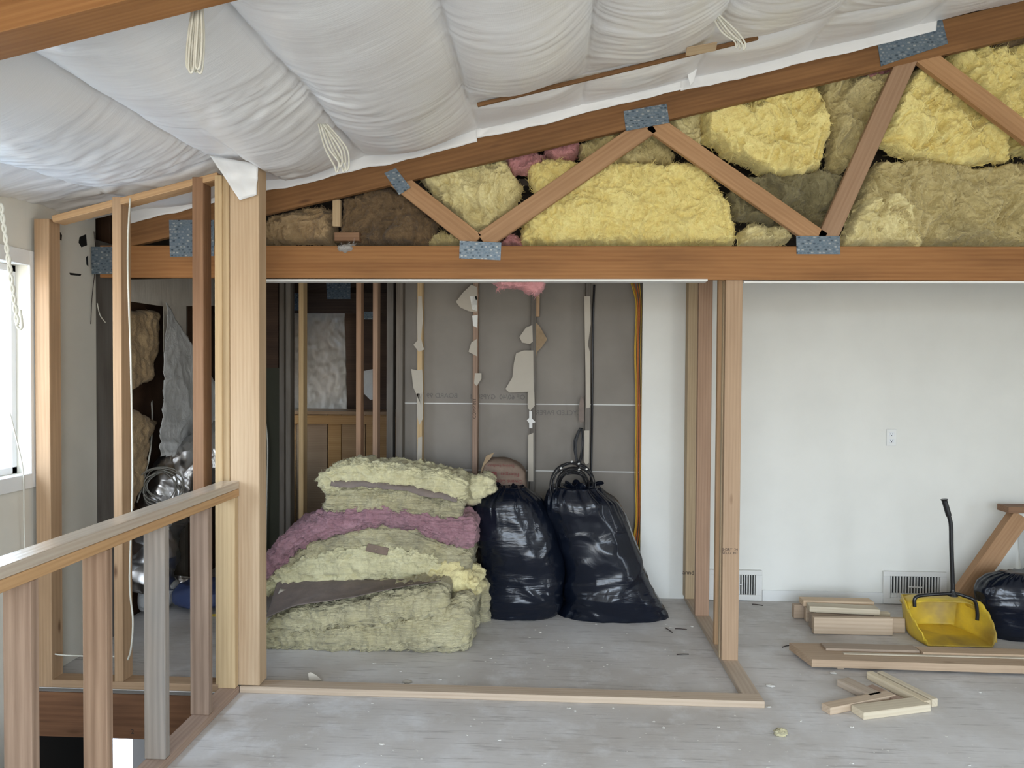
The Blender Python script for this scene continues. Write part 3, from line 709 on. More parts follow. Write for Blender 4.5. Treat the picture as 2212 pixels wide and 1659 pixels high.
batt('faded pink scrap below the big nail plate', [(1848,150),(1870,138),(1905,135),(1930,150),(1905,175),(1865,180)], YI-.004, FK, bulge=.03, lump=.02, seed=131, edge=.025)
batt('crumpled tan scrap under the top chord left of the big nail plate', [(1745,172),(1790,155),(1850,145),(1855,170),(1800,185)], YI+.01, FT, bulge=.03, lump=.02, seed=137, edge=.03)
def hang(label, pts, Y, m, seed):
    return batt(label, pts, Y, m, bulge=.03, lump=.02, shred=.012, seed=seed, edge=.02, name='insulation_scrap')
hang('pink insulation scrap drooping below the bottom chord', [(1058,606),(1080,600),(1180,600),(1178,615),(1158,636),(1135,630),(1110,622),(1075,622)], YT+.09, FK, 150)
box('wood_block', atY(722, 513, YT+.06)+Vector((0, 0, -.02)), atY(776, 513, YT+.06)+Vector((0, .06, .03)), W_TRUSS, label='short wood block on the bottom chord among brown fibre', cat='wood block')
board('wood_block', atY(728, 432, YT+.07), atY(728, 490, YT+.07), .045, .03, (0, -1, 0), W_PALE, label='upright wood scrap between the brown fibre bundles', cat='wood block')
batt('small grey lint tuft on the front of the bottom chord', [(728,530),(760,524),(768,540),(745,548),(728,545)], YT-.010, m_fibre('grey lint', (.45, .43, .40), (.35, .33, .31), (.2, .2, .2)), bulge=.01, lump=.008, shred=.006, seed=160, edge=.015, name='insulation_scrap')

# ================================================================== PILE OF BATTS ON THE FLOOR
def interp(pts, n):
    P = np.array(pts, float); t = np.r_[0, np.cumsum(np.hypot(*np.diff(P, axis=0).T))]; t /= t[-1]
    u = np.linspace(0, 1, n); x = np.interp(u, t, P[:, 0]); y = np.interp(u, t, P[:, 1])
    k = np.ones(5)/5; xp = np.pad(x, 2, 'edge'); yp = np.pad(y, 2, 'edge')
    return np.c_[np.convolve(xp, k, 'valid'), np.convolve(yp, k, 'valid')]
def layer(name, label, top, bot, Y0, Y1, m, seed, nu=190, nv=120, amp=.020, lump=.020, strata=.015, tuft=.6, sq=.32, floor=False, cat='insulation', group='batts piled on the floor'):
    A = interp([tuple(atY(x, y, Y0).xz) for x, y in top], nu); B = interp([tuple(atY(x, y, Y0).xz) for x, y in bot], nu)
    th = np.linspace(0, 2*np.pi, nv, endpoint=False)
    cs = np.sign(np.cos(th))*np.abs(np.cos(th))**sq; sn = np.sign(np.sin(th))*np.abs(np.sin(th))**(sq*1.5)
    u = np.linspace(0, 1, nu); endf = np.clip(np.minimum(u, 1-u)/.035, 0, 1); endf = .55+.45*np.sqrt(1-(1-endf)**2)
    V = np.zeros((nu, nv, 3))
    for i in range(nu):
        c = (A[i]+B[i])/2; hh = (A[i]-B[i])/2
        ym, yh = (Y0+Y1)/2, (Y1-Y0)/2*(endf[i]*.15+.85)
        V[i, :, 0] = c[0]+hh[0]*sn*endf[i]; V[i, :, 1] = ym-yh*cs; V[i, :, 2] = c[1]+hh[1]*sn*endf[i]
    P = V.reshape(-1, 3)
    # outward normals from finite differences
    Q = V; du = np.gradient(Q, axis=0); dv = (np.roll(Q, -1, 1)-np.roll(Q, 1, 1))
    N = np.cross(du, dv).reshape(-1, 3); N /= np.linalg.norm(N, axis=1)[:, None]+1e-9
    cen = np.repeat(V.mean(1), nv, axis=0)
    N *= np.sign(((P-cen)*N).sum(1))[:, None]
    s = P*np.array([1, 1, 1.0])
    # strata follow the bent batt: use the v angle as a coordinate
    vv = np.tile(np.sin(th), nu); uu = np.repeat(u, nv); Lx = (A[-1, 0]-A[0, 0])
    st_ = np.c_[uu*Lx*6, P[:, 1]*6, vv*7]
    wp = np.c_[noise(s*5, seed+20), noise(s*5, seed+21), noise(s*5, seed+22)]
    d = lump*fbm(s*7, 3, seed)+amp*ridged(s*np.array([13, 13, 20])+wp*1.2, 4, seed+3)-amp*.6+strata*ridged(st_*np.array([1, 1, 2.2]), 2, seed+6)+.004*fbm(s*60, 2, seed+9)
    P = P+N*d[:, None]
    if floor: P[:, 2] = np.maximum(P[:, 2], .002)
    Fc = []
    for i in range(nu-1):
        for j in range(nv): Fc.append([i*nv+j, i*nv+(j+1) % nv, (i+1)*nv+(j+1) % nv, (i+1)*nv+j])
    b = len(P); P = np.vstack([P, P[:nv].mean(0), P[-nv:].mean(0)])
    for j in range(nv): Fc.append([(j+1) % nv, j, b]); Fc.append([(nu-1)*nv+j, (nu-1)*nv+(j+1) % nv, b+1])
    tv, tf = tufts(P[:nu*nv], N, int(tuft*nu*nv*.30), .024, seed+40)
    Fc += (tf+len(P)).tolist()
    return put(name, np.vstack([P, tv]), Fc, m, label=label, cat=cat, group=group)
IB = 'insulation_batt'
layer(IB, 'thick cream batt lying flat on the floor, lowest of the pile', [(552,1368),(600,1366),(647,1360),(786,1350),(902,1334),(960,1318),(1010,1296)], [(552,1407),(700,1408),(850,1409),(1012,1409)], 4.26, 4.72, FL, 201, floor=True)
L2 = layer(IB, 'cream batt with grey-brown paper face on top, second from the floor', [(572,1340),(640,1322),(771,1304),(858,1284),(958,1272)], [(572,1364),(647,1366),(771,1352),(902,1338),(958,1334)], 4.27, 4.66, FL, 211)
L3 = layer(IB, 'bulging pale batt domed over the paper-faced one in the pile', [(556,1272),(600,1236),(650,1212),(740,1186),(800,1180),(870,1190),(948,1214)], [(560,1284),(620,1268),(700,1264),(850,1264),(948,1256)], 4.58, 4.94, FL2, 221, lump=.022)
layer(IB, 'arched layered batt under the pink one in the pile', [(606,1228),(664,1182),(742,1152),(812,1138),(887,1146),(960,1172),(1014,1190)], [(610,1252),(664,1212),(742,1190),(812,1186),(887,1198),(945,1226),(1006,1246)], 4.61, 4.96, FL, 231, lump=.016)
layer(IB, 'long pink batt draped in an arch across the pile', [(548,1236),(575,1206),(627,1146),(708,1106),(800,1100),(858,1100),(945,1112),(1020,1128)], [(552,1290),(580,1258),(635,1192),(690,1164),(771,1142),(830,1134),(887,1142),(968,1178),(1024,1184)], 4.58, 4.96, FKP, 241, lump=.018, sq=.5)
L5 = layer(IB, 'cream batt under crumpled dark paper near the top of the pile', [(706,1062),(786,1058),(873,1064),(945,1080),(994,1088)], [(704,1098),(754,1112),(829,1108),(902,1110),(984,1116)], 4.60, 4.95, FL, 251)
layer(IB, 'lemon yellow batt on the very top of the pile', [(690,1030),(734,1010),(780,1000),(798,1014),(829,1008),(881,1016),(945,1026),(1000,1040)], [(694,1060),(786,1052),(887,1056),(945,1072),(998,1082)], 4.62, 4.95, FL2, 261, lump=.02)
layer('insulation_scrap', 'fluffy grey-yellow tail of fibre hanging off the top of the pile', [(992,1046),(1020,1036),(1050,1032),(1062,1040)], [(994,1078),(1020,1082),(1046,1068),(1064,1054)], 4.78, 4.95, FL2, 271, nu=40, nv=40, lump=.018, sq=.8)
layer('insulation_scrap', 'torn yellow wad sticking out at the right of the pile', [(930,1240),(970,1232),(1010,1246),(1030,1262)], [(930,1286),(970,1290),(1010,1290),(1034,1280)], 4.50, 4.80, FP, 281, nu=50, nv=50, lump=.03, sq=.8)
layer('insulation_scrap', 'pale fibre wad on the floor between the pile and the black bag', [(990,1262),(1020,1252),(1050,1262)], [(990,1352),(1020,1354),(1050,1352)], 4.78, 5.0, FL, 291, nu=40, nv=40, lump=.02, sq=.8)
# paper faces (parts of their batts)
def paper(parent, top, Y0, Y1, lift, m, seed, nu=60, nv=24, amp=.006, front=0.0, over=.0, back=None):
    A = interp([tuple(atY(x, y, Y0).xz) for x, y in top], nu); V, Fc = [], []
    B = interp([tuple(atY(x, y, Y1).xz) for x, y in back], nu) if back else A
    for i in range(nu):
        for j in range(nv):
            t = j/(nv-1); V.append((A[i, 0]*(1-t)+B[i, 0]*t, Y0+front+(Y1-Y0-front)*t, A[i, 1]*(1-t)+B[i, 1]*t+lift-over*max(0, .06-t)/.06))
    V = np.array(V); V[:, 2] += amp*ridged(V*np.array([7, 9, 1]), 3, seed)*.8; V[:, 1] -= amp*noise(V*9, seed+2)
    V[:, 2] += .010*np.clip(noise(V*3.1, seed+4), 0, 1)
    for i in range(nu-1):
        for j in range(nv-1): Fc.append([i*nv+j, i*nv+j+1, (i+1)*nv+j+1, (i+1)*nv+j])
    return solidify(put('paper_facing', V, Fc, m, parent), .0015)
paper(L2, [(570,1350),(640,1322),(771,1302),(858,1282),(958,1270)], 4.250, 4.57, .034, M_KRAFT, 301, back=[(596,1268),(700,1266),(850,1266),(952,1262)], amp=.004)
paper(L5, [(710,1050),(786,1050),(873,1058),(945,1074),(990,1084)], 4.57, 4.9, .012, M_KRAFT, 305, amp=.014, over=.03)
tri_sheet('paper_facing', [atY(604, 1272, 4.48), atY(624, 1276, 4.48), atY(585, 1335, 4.27), atY(572, 1352, 4.262)], M_TORN, L2, amp=.006, seed=9, nrm=(.6, -.3, .6))
board('paper_scrap', atY(792, 1182, 4.555), atY(838, 1192, 4.555), .05, .003, (0, -.8, .6), M_KRAFTB, label='small brown paper scrap lying on the domed batt', cat='paper scrap')

# ================================================================== BLACK BAGS
def bag(label, prof, Yc, ry, seed, corners=(), nz=150, na=150, wr=.014, parent=None):
    pr = np.array(prof, float)               # rows: y_px, left_px, right_px
    L = np.array([tuple(atY(l, y, Yc)) for y, l, r in pr]); R_ = np.array([tuple(atY(r, y, Yc)) for y, l, r in pr])
    zz = (L[:, 2]+R_[:, 2])/2; o = np.argsort(zz); zz, lx, rx = zz[o], L[o, 0], R_[o, 0]
    z = np.linspace(zz[0], zz[-1], nz); lx = np.interp(z, zz, lx); rx = np.interp(z, zz, rx)
    k = np.ones(7)/7
    lx = np.convolve(np.pad(lx, 3, 'edge'), k, 'valid'); rx = np.convolve(np.pad(rx, 3, 'edge'), k, 'valid')
    th = np.linspace(0, 2*np.pi, na, endpoint=False); wmax = (rx-lx).max()
    t = (z-z[0])/(z[-1]-z[0])
    dy = ry*np.minimum(1, ((rx-lx)/wmax))**.8*np.clip((.70+.9*np.minimum(t/.18, 1)*.35), 0, 1.02)
    V = np.zeros((nz, na, 3))
    cs = np.sign(np.cos(th))*np.abs(np.cos(th))**.85; sn = np.sign(np.sin(th))*np.abs(np.sin(th))**.85
    for i in range(nz):
        V[i, :, 0] = (lx[i]+rx[i])/2+(rx[i]-lx[i])/2*cs; V[i, :, 1] = Yc+dy[i]*sn; V[i, :, 2] = z[i]
    z0 = max(z[0], 0); V[:, :, 2] += .02*0
    P = V.reshape(-1, 3); cen = np.repeat(V.mean(1), na, axis=0)
    N = P-cen; N[:, 2] = 0; N /= np.linalg.norm(N, axis=1)[:, None]+1e-9
    tt = np.repeat(t, na); top = np.exp(-(1-tt)/.12)
    ang = np.tile(th, nz)
    w = wr*1.5*fbm(P*3.2, 2, seed)+wr*.55*ridged(P*np.array([2.6, 2.6, 6.5])+.9*noise(P*2.5, seed+1)[:, None], 2, seed+2)*np.clip(.5+1.4*noise(P*1.9, seed+8), 0, 1.3)
    w += wr*.30*np.clip(ridged(P*np.array([4.5, 4.5, 4.5])+1.2*noise(P*2, seed+3)[:, None], 1, seed+12)-.55, 0, 1)*2.2
    w += .018*top*ridged(np.c_[np.cos(ang)*6, np.sin(ang)*6, P[:, 2]*2], 2, seed+5)+.006*np.exp(-tt/.10)*ridged(np.c_[np.cos(ang)*5, np.sin(ang)*5, P[:, 2]*8], 2, seed+6)
    P = P+N*w[:, None]; P[:, 2] += .010*noise(P*5, seed+9)*np.clip(tt*6, 0, 1)
    P[:, 2] = np.maximum(P[:, 2], .001)
    Fc = []
    for i in range(nz-1):
        for j in range(na): Fc.append([i*na+j, i*na+(j+1) % na, (i+1)*na+(j+1) % na, (i+1)*na+j])
    b = len(P); P = np.vstack([P, P[:na].mean(0), P[-na:].mean(0)+np.array([0, 0, -.005])])
    for j in range(na): Fc.append([(j+1) % na, j, b]); Fc.append([(nz-1)*na+j, (nz-1)*na+(j+1) % na, b+1])
    return put('garbage_bag', P, Fc, M_BAG, label=label, cat='garbage bag', group='black garbage bags')
def ruff(parent, px, py, Y, r, hgt, seed, tilt=0.0):
    """gathered open neck of a bag"""
    c = atY(px, py, Y); n, m = 90, 14; V, Fc = [], []
    for j in range(m):
        s = j/(m-1)
        for i in range(n):
            a = 2*math.pi*i/n
            rr = r*(.35+.75*s**.7)*(1+.30*noise(np.array([[math.cos(a)*3, math.sin(a)*3, s*.8+seed]]), seed)[0]+.10*math.sin(a*9+seed))
            V.append((c.x+rr*math.cos(a)+tilt*s*.04, c.y+rr*.7*math.sin(a), c.z+hgt*(s-.35*s*s)+.03*s*noise(np.array([[math.cos(a)*4, math.sin(a)*4, seed]]), seed+2)[0]))
    for j in range(m-1):
        for i in range(n): Fc.append([j*n+i, j*n+(i+1) % n, (j+1)*n+(i+1) % n, (j+1)*n+i])
    return solidify(put('bag_neck', V, Fc, M_BAG, parent), .001)
b1 = bag('full black garbage bag standing right beside the insulation pile', [(1330,1040,1178),(1322,1038,1200),(1300,1044,1214),(1250,1046,1220),(1200,1036,1214),(1150,1024,1202),(1110,1019,1190),(1085,1022,1178),(1070,1034,1164),(1060,1052,1146),(1050,1074,1128)], 5.00, .225, 401)
ruff(b1, 1098, 1060, 5.00, .085, .055, 5)
b2 = bag('black garbage bag slumping right against the white panel, coiled cables on top', [(1330,1206,1440),(1322,1210,1442),(1305,1222,1428),(1280,1224,1412),(1250,1226,1398),(1200,1214,1384),(1160,1202,1368),(1130,1186,1358),(1100,1172,1340),(1080,1174,1330),(1062,1180,1306),(1050,1196,1290)], 5.02, .235, 431, wr=.017)
ruff(b2, 1246, 1060, 5.00, .105, .075, 9, 1.0)
b3 = bag('black garbage bag at the right edge beside the yellow dustpan', [(1390,2132,2340),(1380,2128,2345),(1350,2126,2350),(1320,2124,2350),(1300,2116,2345),(1280,2112,2335),(1260,2124,2315),(1245,2148,2280),(1236,2178,2250)], 4.80, .165, 461)
# coiled black cables on bag 2 and a hank hanging from the stud
cc = atY(1237, 1036, 4.97)
paths = []
for k in range(13):
    r1, r2, oy = .155-.006*k+random.uniform(-.012, .012), .165-.007*k+random.uniform(-.012, .012), random.uniform(-.05, .05)
    a0 = random.uniform(.0, .35); paths.append([(cc.x+r1*math.cos(a), cc.y+oy+.02*math.sin(3*a+k), cc.z-.04+r2*math.sin(a)) for a in np.linspace(a0-.5, math.pi+.45, 22)])
cb = tubes('cable_coil', paths, .0042, M_BLACKCABLE, label='coil of black cables with white tips resting on the slumped bag', cat='cable coil')
for k, i_ in ((0, 11), (1, 9), (2, 7), (4, 12), (6, 8), (3, 14)):
    p = Vector(paths[k][i_])+Vector((0, -.003, .002)); tube('cable_tip', [p, p+Vector((.012, 0, .006))], .006, M_GYP, cb, sm=2)
paths = []
for k in range(9):
    xo, w = random.uniform(-.012, .012), random.uniform(.010, .022)
    pts = [atY(1254, 924, YW-.02), atY(1254-9-k*.7, 955, YW-.03), atY(1246, 1000-k, YW-.03), atY(1250+k*.6, 1008-2*k, YW-.025), atY(1258, 960, YW-.02), atY(1257, 925, YW-.015)]
    paths.append([p+Vector((xo*.6, random.uniform(-.01, .01), 0)) for p in pts])
tubes('cable_hank', paths, .0040, M_BLACKCABLE, label='tied hank of black cable hanging from a stud above the bag', cat='cable coil')
tube('conduit', [atY(1284, 615, YW+.05), atY(1281, 700, YW+.05), atY(1279, 900, YW+.05), atY(1277, 1030, YW+.05), atY(1277, 1150, YW+.05)], .008, M_BLACKCABLE, label='black cable running down beside the right-hand stud', cat='cable')
# yellow and orange wires down the edge of the white panel
for k, (dx, m, lab) in enumerate(((-8, M_YCABLE, 'leftmost'), (-4, M_OCABLE, 'second'), (0, M_OCABLE, 'third'), (3, M_YCABLE, 'fourth'), (-6, M_YCABLE, 'slackest'))):
    P = [atY(1376+dx*1.6, 612, YW+.02+.006*k), atY(1382+dx, 660, YW+.02+.006*k), atY(1379+dx+(k % 2)*2, 760, YW+.03), atY(1382+dx, 880, YW+.02+.005*k), atY(1380+dx+(k % 3), 1020, YW+.03), atY(1381+dx, 1130, YW+.03), atY(1372+dx*2, 1210, YW+.03)]
    tube('wire', P, .0042, m, label='%s %s wire hanging at the left edge of the white panel' % (lab, 'yellow' if m == M_YCABLE else 'orange'), cat='cable', group='wires at the white panel')

# ------------------------------------------------------------------ crumpled insulation wrapper with red print
def text_mesh(s, size, m, parent, M, name='printed_text', ext=.0006, align='CENTER'):
    cu = bpy.data.curves.new(name, 'FONT'); cu.body = s; cu.size = size; cu.align_x = align; cu.align_y = 'CENTER'; cu.extrude = ext
    o = bpy.data.objects.new(name, cu); col.objects.link(o); bpy.context.view_layer.update()
    me = bpy.data.meshes.new_from_object(o.evaluated_get(bpy.context.evaluated_depsgraph_get()))
    bpy.data.objects.remove(o); me.name = name
    return link(name, me, m, parent, M)
FACE = Matrix.Rotation(math.pi/2, 4, 'X')            # text lying in XY -> upright, facing the camera
def wrap():
    Yc = 5.16
    pr = [(1062,1038,1138),(1040,1036,1138),(1020,1038,1136),(1008,1042,1130),(998,1048,1114),(990,1056,1098)]
    L = np.array([tuple(atY(l, y, Yc)) for y, l, r in pr]); R_ = np.array([tuple(atY(r, y, Yc)) for y, l, r in pr])
    n, na = 40, 60; z = np.linspace(L[0, 2]-.35, L[-1, 2], n); lx = np.interp(z, L[:, 2], L[:, 0]); rx = np.interp(z, R_[:, 2], R_[:, 0]); P = []
    for i in range(n):
        for j in range(na):
            a = 2*math.pi*j/na; c, s = math.cos(a), math.sin(a)
            P.append(((lx[i]+rx[i])/2+(rx[i]-lx[i])/2*math.copysign(abs(c)**.35, c), Yc+.11*math.copysign(abs(s)**.35, s)*min(1, (n-i)/5+.35), z[i]))
    P = np.array(P); P[:, 1] += .005*ridged(P*11, 2, 3); P[:, 0] += .008*noise(P*12, 6); P[:, 2] += .014*noise(P*14, 4)
    Fc = [[i*na+j, i*na+(j+1) % na, (i+1)*na+(j+1) % na, (i+1)*na+j] for i in range(n-1) for j in range(na)]
    Fc += [list(range(na))[::-1], [(n-1)*na+j for j in range(na)]]
    o = put('insulation_wrapper', P, Fc, M_KRAFTB, label='crumpled brown insulation wrapper with upside-down red lettering behind the bag', cat='wrapper')
    UP = Matrix.Rotation(math.pi, 4, 'Z')
    def line(s, px, py, size): 
        p = atY(px, py, Yc-.128); text_mesh(s, size, M_RED, o, Matrix.Translation(p) @ FACE @ UP)
    line('Fiberglas', 1101, 1025, .036); line('Owens Corning', 1092, 1040, .036); line('Building Insulation', 1081, 1006, .026)
    prism('printed_block', [atY(x, y, Yc-.128) for x, y in ((1052,1019),(1073,1020),(1073,1029),(1052,1028))], (0, .001, 0), M_RED, o)
    prism('paper_flap', [atY(x, y, Yc-.10) for x, y in ((1034,1042),(1040,1012),(1050,985),(1068,977),(1060,990),(1046,1005))], (0, .012, 0), M_KRAFTT, o)
    return o
wrap()
# faint mirrored print on the drywall backs and pencil marks on the stud
MIR = Matrix.Scale(-1, 4, (1, 0, 0))
for s, px, py, sz in (('RECYCLED PAPER', 1215, 892, .05), ('OF 60/40  GYPSUM', 1075, 858, .05), ('BOARD 99', 955, 855, .05)):
    p = atY(px, py, 5.478); text_mesh(s, sz, M_FAINT, wb, Matrix.Translation(p) @ FACE @ MIR)
p = atY(1025, 882, YW-.001); text_mesh('COMP INT', .032, M_INK, wb, Matrix.Translation(p) @ FACE @ Matrix.Rotation(math.pi/2, 4, 'Z'), 'pencil_marks')
p = atY(1577, 1191, 4.1695); text_mesh('S-DRY  24\nSTUD  HT', .020, M_INK, pf, Matrix.Translation(p) @ FACE, 'grade_stamp')
p = atY(1487, 1237, 5.279); text_mesh('annd', .042, M_INK, pf, Matrix.Translation(p) @ FACE, 'grade_stamp')
p = atY(286, 1581, YS-.011); text_mesh('2', .035, M_INK, fl, Matrix.Translation(p) @ FACE, 'pencil_marks')

# ================================================================== RIGHT SIDE OBJECTS
def register(label, px0, px1, y0, y1):
    a, b = atY(px0, y1, YW-.002), atY(px1, y0, YW-.002)
    r = thing('floor_register', label, 'vent', ((a.x+b.x)/2, YW-.02, max(a.z, .004)), 'wall registers on the white wall')
    x0, x1, z0, z1 = a.x, b.x, max(a.z, .004), b.z; f = .042; Yf_ = YW-.026
    for lo, hi in (((x0, Yf_, z0), (x1, YW-.001, z0+f)), ((x0, Yf_, z1-f*.8), (x1, YW-.001, z1)), ((x0, Yf_, z0+f), (x0+f*1.1, YW-.001, z1-f*.8)), ((x1-f*1.1, Yf_, z0+f), (x1, YW-.001, z1-f*.8))):
        box('frame', lo, hi, M_METAL, r)
    box('duct_back', (x0+f, YW-.0035, z0+f), (x1-f, YW-.001, z1-f*.8), M_DUCT, r, 0)
    n = 17; w = x1-x0-2.2*f; me = box_mesh('louver', .0060, .012, z1-z0-1.8*f, .0005)
    for i in range(n):
        link('louver', me, M_METAL, r, Matrix.Translation((x0+1.1*f+w*(i+.5)/n, YW-.014, (z0+f+z1-f*.8)/2)) @ Matrix.Rotation(.1, 4, 'Z'))
    box('lever', ((x0+x1)/2-.05, Yf_-.004, (z0+z1)/2+.004), ((x0+x1)/2+.05, Yf_, (z0+z1)/2+.012), M_METAL, r)
register('white wall register partly hidden behind the partition studs', 1527, 1645, 1231, 1296)
register('white wall register behind the yellow dustpan handle', 1905, 2042, 1235, 1303)
a, b = atY(1914, 963, YW), atY(1936, 927, YW)
ou = thing('wall_outlet', 'white duplex electrical outlet on the white wall', 'outlet', ((a.x+b.x)/2, YW, a.z))
box('cover_plate', (a.x, YW-.006, a.z), (b.x, YW+.002, b.z), M_TRIM, ou, .002)
for zc in (.31, .69):
    z = a.z+(b.z-a.z)*zc; xc = (a.x+b.x)/2
    rc = box('receptacle', (xc-.017, YW-.009, z-.014), (xc+.017, YW-.005, z+.014), M_WINDOW, ou, .004)
    for dx in (-.007, .007): box('slot', (xc+dx-.0015, YW-.0095, z-.001), (xc+dx+.0015, YW-.0085, z+.009), M_SLOT, rc, 0)
    box('slot', (xc-.003, YW-.0095, z-.011), (xc+.003, YW-.0085, z-.005), M_SLOT, rc, 0)

# dustpan
def dustpan():
    x0, x1 = 2.275, 2.665; yf, yb = 4.555, 4.93
    xc, yc = (x0+x1)/2, yf
    t = thing('dustpan', 'large yellow long-handled dustpan with black handle on the floor', 'dustpan', (xc, (yf+yb)/2, 0))
    n, m = 26, 33; V, Fc = [], []
    for i in range(n):
        v = i/(n-1); Y = yf+(yb-yf)*v
        hw = (.195+.028*math.sin(math.pi*min(1, v*1.1))-.035*v*v)
        hs = .055+.16*min(1, v/.55)**.8-.03*max(0, v-.6)+.006*math.sin(v*40)*(v < .5)
        if v < .03: hs = .035
        for j in range(m):
            s = -1+2*j/(m-1); a = abs(s)
            if a < .55: x = hw*.96*a/.55; z = .006+.004*v
            elif a < .65: q = (a-.55)/.10; x = hw*(.96+.04*math.sin(q*math.pi/2)); z = .006+.03*(1-math.cos(q*math.pi/2))
            else: q = (a-.65)/.35; x = hw*(1+.10*q); z = .036+(hs-.036)*q
            V.append((xc+math.copysign(x, s), Y, z))
    for i in range(n-1):
        for j in range(m-1): Fc.append([i*m+j, i*m+j+1, (i+1)*m+j+1, (i+1)*m+j])
    b0 = (n-1)*m; mid = b0+m//2
    for j in range(m//2): Fc.append([b0+j, b0+j+1, b0+m-2-j, b0+m-1-j] if j < m//2-1 else [b0+j, b0+j+1, b0+m-1-j])
    s_ = solidify(put('scoop', V, Fc, M_PAN, t), .006)
    # rolled top hood at the back
    hood = [(xc+math.cos(a)*.185, yb-.13-.06*math.sin(a)*0, .165+.055*math.sin(a)) for a in np.linspace(0, math.pi, 9)]
    H = []; nF = []
    for k, Yk in enumerate((yb-.17, yb-.10, yb-.03, yb)):
        for a in np.linspace(0.05, math.pi-.05, 25):
            rr = 1-.10*k/3; H.append((xc+math.copysign(abs(math.cos(a))**.5, math.cos(a))*.205*rr, Yk, .150+.062*math.sin(a)**.6*(1 if k < 3 else .7)))
    for k in range(3):
        for i in range(24): nF.append([k*25+i, k*25+i+1, (k+1)*25+i+1, (k+1)*25+i])
    nF.append([3*25+i for i in range(25)])
    solidify(put('hood', H, nF, M_PAN, t), .006)
    Yh = yb-.185; top = atY(2040, 1082, Yh); jn = atY(2058, 1270, Yh)
    hd = tube('handle', [jn+Vector((0, 0, -.05)), jn, atY(2055, 1180, Yh), atY(2054, 1135, Yh), atY(2049, 1112, Yh), atY(2043, 1090, Yh)], .0125, M_BLACKP, t, n=14)
    tube('grip', [atY(2049.5, 1114, Yh), atY(2045, 1098, Yh), atY(2040.5, 1083, Yh), atY(2039.5, 1078, Yh)], [.0165]*17+[.0165, .017, .0185, .020, .020, .021, .021, .016], M_BLACKP, t, n=14)
    zt_ = jn.z-.045
    tube('yoke', [(xc-.185, Yh-.01, zt_-.075), (xc-.18, Yh-.008, zt_-.02), (xc-.12, Yh-.006, zt_-.002), (jn.x, Yh-.004, zt_+.01), (xc+.12, Yh-.006, zt_-.004), (xc+.178, Yh-.01, zt_-.03), (xc+.195, Yh-.012, zt_-.10), (xc+.195, Yh-.012, zt_-.15)], .011, M_BLACKP, t, n=12)
    tube('yoke_socket', [jn+Vector((0, 0, .03)), jn+Vector((0, 0, -.02)), jn+Vector((0, 0, -.05))], [.013]*8+[.016, .018, .020, .022, .024, .026, .028, .03, .03], M_BLACKP, t, n=12)
    return t
dustpan()

# saw horse at the right edge
sh = thing('sawhorse', 'rough wooden sawhorse against the white wall at the right edge', 'sawhorse', (2.95, 5.14, 0))
YH = 5.14
tp = atY(2166, 1098, YH)
board('beam', (tp.x, YH, tp.z), (tp.x+1.1, YH, tp.z), .13, .042, (0, 0, 1), W_TRUSS, sh)
f0 = atY(2052, 1318, YH); f1 = atY(2200, 1112, YH)
board('leg', (f0.x, YH-.01, .03), (f1.x, YH-.01, f1.z), .118, .07, (0, -1, 0), W_WEB, sh)
board('leg', (2*(tp.x+.55)-f0.x, YH-.01, .03), (2*(tp.x+.55)-f1.x, YH-.01, f1.z), .118, .07, (0, -1, 0), W_WEB, sh)
board('panel_offcut', (atY(2235, 1255, 5.2).x, 5.2, 0), (atY(2222, 1130, 5.3).x, 5.33, .55), .15, .012, (1, .1, 0), M_TRIM, label='white panel offcut leaning behind the sawhorse', cat='panel')

# offcut stack
def offcut(a, b, w, t_, m, label, nrm=(0, 0, 1), grp='lumber offcuts stacked by the wall'):
    return board('lumber_offcut', a, b, w, t_, nrm, m, label=label, cat='lumber', group=grp)
def fz(x, y, z=0): return atZ(x, y, z)
A = fz(1758, 1371); B = fz(1929, 1374)
offcut(A+Vector((0, .02, .056)), B+Vector((0, .02, .056)), .105, .038, W_OFF, 'knotty lumber offcut standing on edge at the front of the stack', (0, -1, 0))
offcut((A.x+.06, A.y+.065, .046), (B.x+.10, B.y+.075, .046), .090, .038, W_OFF, 'offcut on edge directly behind the knotty front piece', (0, -1, .05))
offcut((A.x+.02, A.y+.13, .045), (B.x-.06, B.y+.15, .045), .088, .038, W_PLANK, 'offcut with dark end grain in the middle of the stack', (0, -1, 0))
offcut((A.x+.07, A.y+.185, .045), (B.x+.06, B.y+.19, .045), .088, .038, W_OFFP, 'pale offcut poking out to the right of the stack', (0, -1, 0))
offcut((A.x+.03, A.y+.25, .0485), (B.x-.01, B.y+.24, .0485), .092, .038, W_OFF, 'offcut fourth back in the stack under the pale ones', (0, -1, 0))
offcut((A.x-.03, A.y+.31, .048), (B.x-.05, B.y+.32, .048), .092, .038, W_PLANK, 'offcut at the back of the stack nearest the wall', (0, -1, 0))
offcut((A.x+.03, A.y+.20, .111), (B.x-.03, B.y+.15, .111), .089, .038, W_OFFP, 'pale offcut laid flat on the front of the stack', (0, 0, 1))
offcut((A.x+.02, A.y+.30, .116), (B.x-.01, B.y+.29, .116), .089, .038, W_OFF, 'offcut laid flat on the back of the stack', (0, 0, 1))

